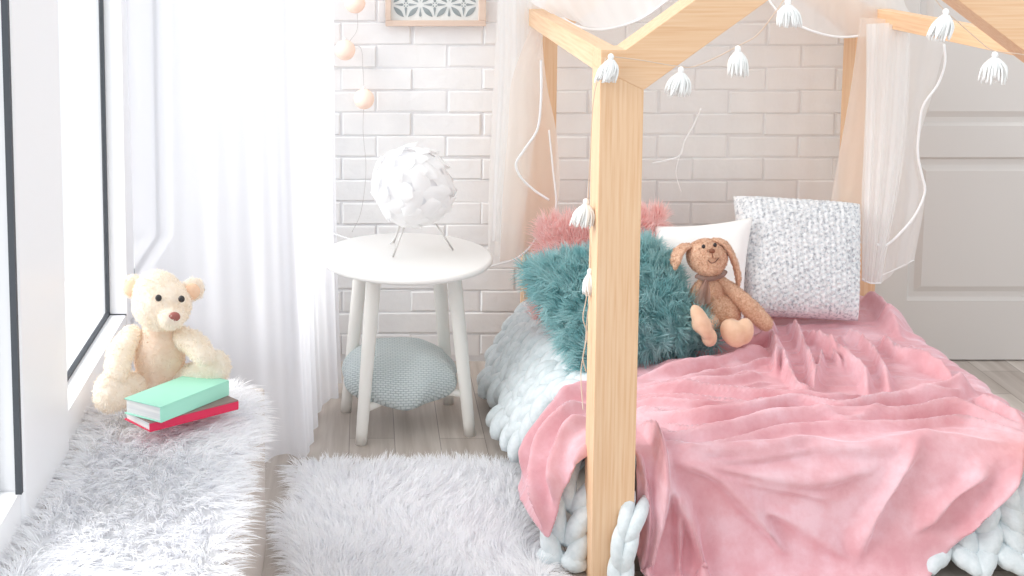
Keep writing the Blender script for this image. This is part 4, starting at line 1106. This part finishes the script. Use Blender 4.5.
# ------------------------------------------------------------------ tassel garland
gar = thing('tassel_garland', 'white cotton tassel garland on beige twine strung across the front gable', 'garland', pt(616, 60, PF))
GD = PF - .016
def gp(x, y, d=0): return pt(x, y, GD + d)
g = G(); tube(g, spline([gp(608, 56, .0), gp(640, 60), gp(676, 66, -.004), gp(692, 67), gp(715, 58), (gp(738, 46)), gp(756, 36), gp(774, 14), gp(786, -4), gp(800, -30)], 80), .0012, 6); build('twine', g, M['string'], gar)
g = G(); tube(g, spline([gp(920, -40), gp(930, -10), gp(944, 10), gp(958, 22), gp(976, 38), gp(992, 50), gp(1020, 54), gp(1060, 62)], 60), .0012, 6); build('twine', g, M['string'], gar)
g = G(); tube(g, spline([gp(606, 58), gp(595, 90, .02), gp(590, 160, .05), gp(588, 200, .06)], 30), .0012, 6); build('twine', g, M['string'], gar)
g = G(); tube(g, spline([gp(588, 200, .06), gp(590, 270, .08), gp(586, 300, .07), gp(583, 318, .06), gp(587, 334, .06), gp(583, 358, .06), gp(586, 372, .06)], 60), .0012, 6); build('twine', g, M['string'], gar)
g = G(); tube(g, spline([gp(590, 295, .07), gp(587, 320, .065), gp(585, 345, .065), gp(581, 372, .06), gp(583, 410, .02)], 60), .0012, 6); build('twine', g, M['string'], gar)
def tassel(c, L, spread, tilt=(0, 0), n=64):
    c = np.array(c); g = G(); ell(g, c + np.array([0, 0, -.004]), (.0066, .0066, .0075), None, 14, 10)
    tube(g, [c + np.array([0, 0, -.010]), c + np.array([0, 0, -.0145])], .0070, 12)
    for k in range(n):
        a = k * 2.39996; r = math.sqrt((k + .5) / n); e = np.array([math.cos(a), math.sin(a)])
        l = L * rng.uniform(.80, 1.10)
        p0 = c + np.array([e[0] * .006 * r, e[1] * .006 * r, -.011])
        p1 = p0 + np.array([e[0] * spread * r * .75 + tilt[0] * .4, e[1] * spread * r * .55 , -l * .42])
        p2 = c + np.array([e[0] * spread * r * 1.1 + tilt[0] + rng.normal(0, .0022), e[1] * spread * r * .8 + tilt[1] + rng.normal(0, .002), -l - .01])
        tube(g, spline([p0, p1, p2], 7), np.array([.0022, .0023, .0024, .0023, .0023, .0022, .0016]), 5)
    return build('tassel', g, M['tassel'], gar)
tassel(gp(611, 55, -.01), .046, .021, (-.012, 0)); tassel(gp(681, 68, -.004), .048, .025, (-.008, 0)); tassel(gp(738, 47, -.004), .050, .019, (.001, 0)); tassel(gp(788, 0, -.004), .046, .024, (.004, 0))
tassel(gp(946, 10, -.004), .052, .022, (-.014, 0)); tassel(gp(995, 53, -.004), .052, .026, (.0, 0), 56); tassel(gp(586, 200, .055), .048, .023, (-.008, 0)); tassel(gp(590, 270, .08), .044, .012)

# ------------------------------------------------------------------ light
w = bpy.data.worlds.new('world'); scene.world = w; w.use_nodes = True
bg = w.node_tree.nodes['Background']; bg.inputs[0].default_value = (0.93, 0.97, 1.0, 1); bg.inputs[1].default_value = 1.04
l = bpy.data.lights.new('daylight', 'SUN'); l.energy = 4.2; l.angle = math.radians(50); l.color = (1.0, 0.99, 0.97)
o = bpy.data.objects.new('daylight', l); COL.objects.link(o); o.location = (-4, 1, 4)
o.rotation_euler = Vector((1.0, 0.12, -0.55)).to_track_quat('-Z', 'Y').to_euler()

vs = scene.view_settings
vs.view_transform = 'Standard'; vs.look = 'None'; vs.exposure = 0.2; vs.gamma = 1.0
try: vs.use_curve_mapping = False
except Exception: pass
scene.cycles.use_denoising = True
scene.cycles.transparent_max_bounces = 24
scene.cycles.max_bounces = 14
scene.cycles.diffuse_bounces = 12
scene.cycles.transmission_bounces = 12
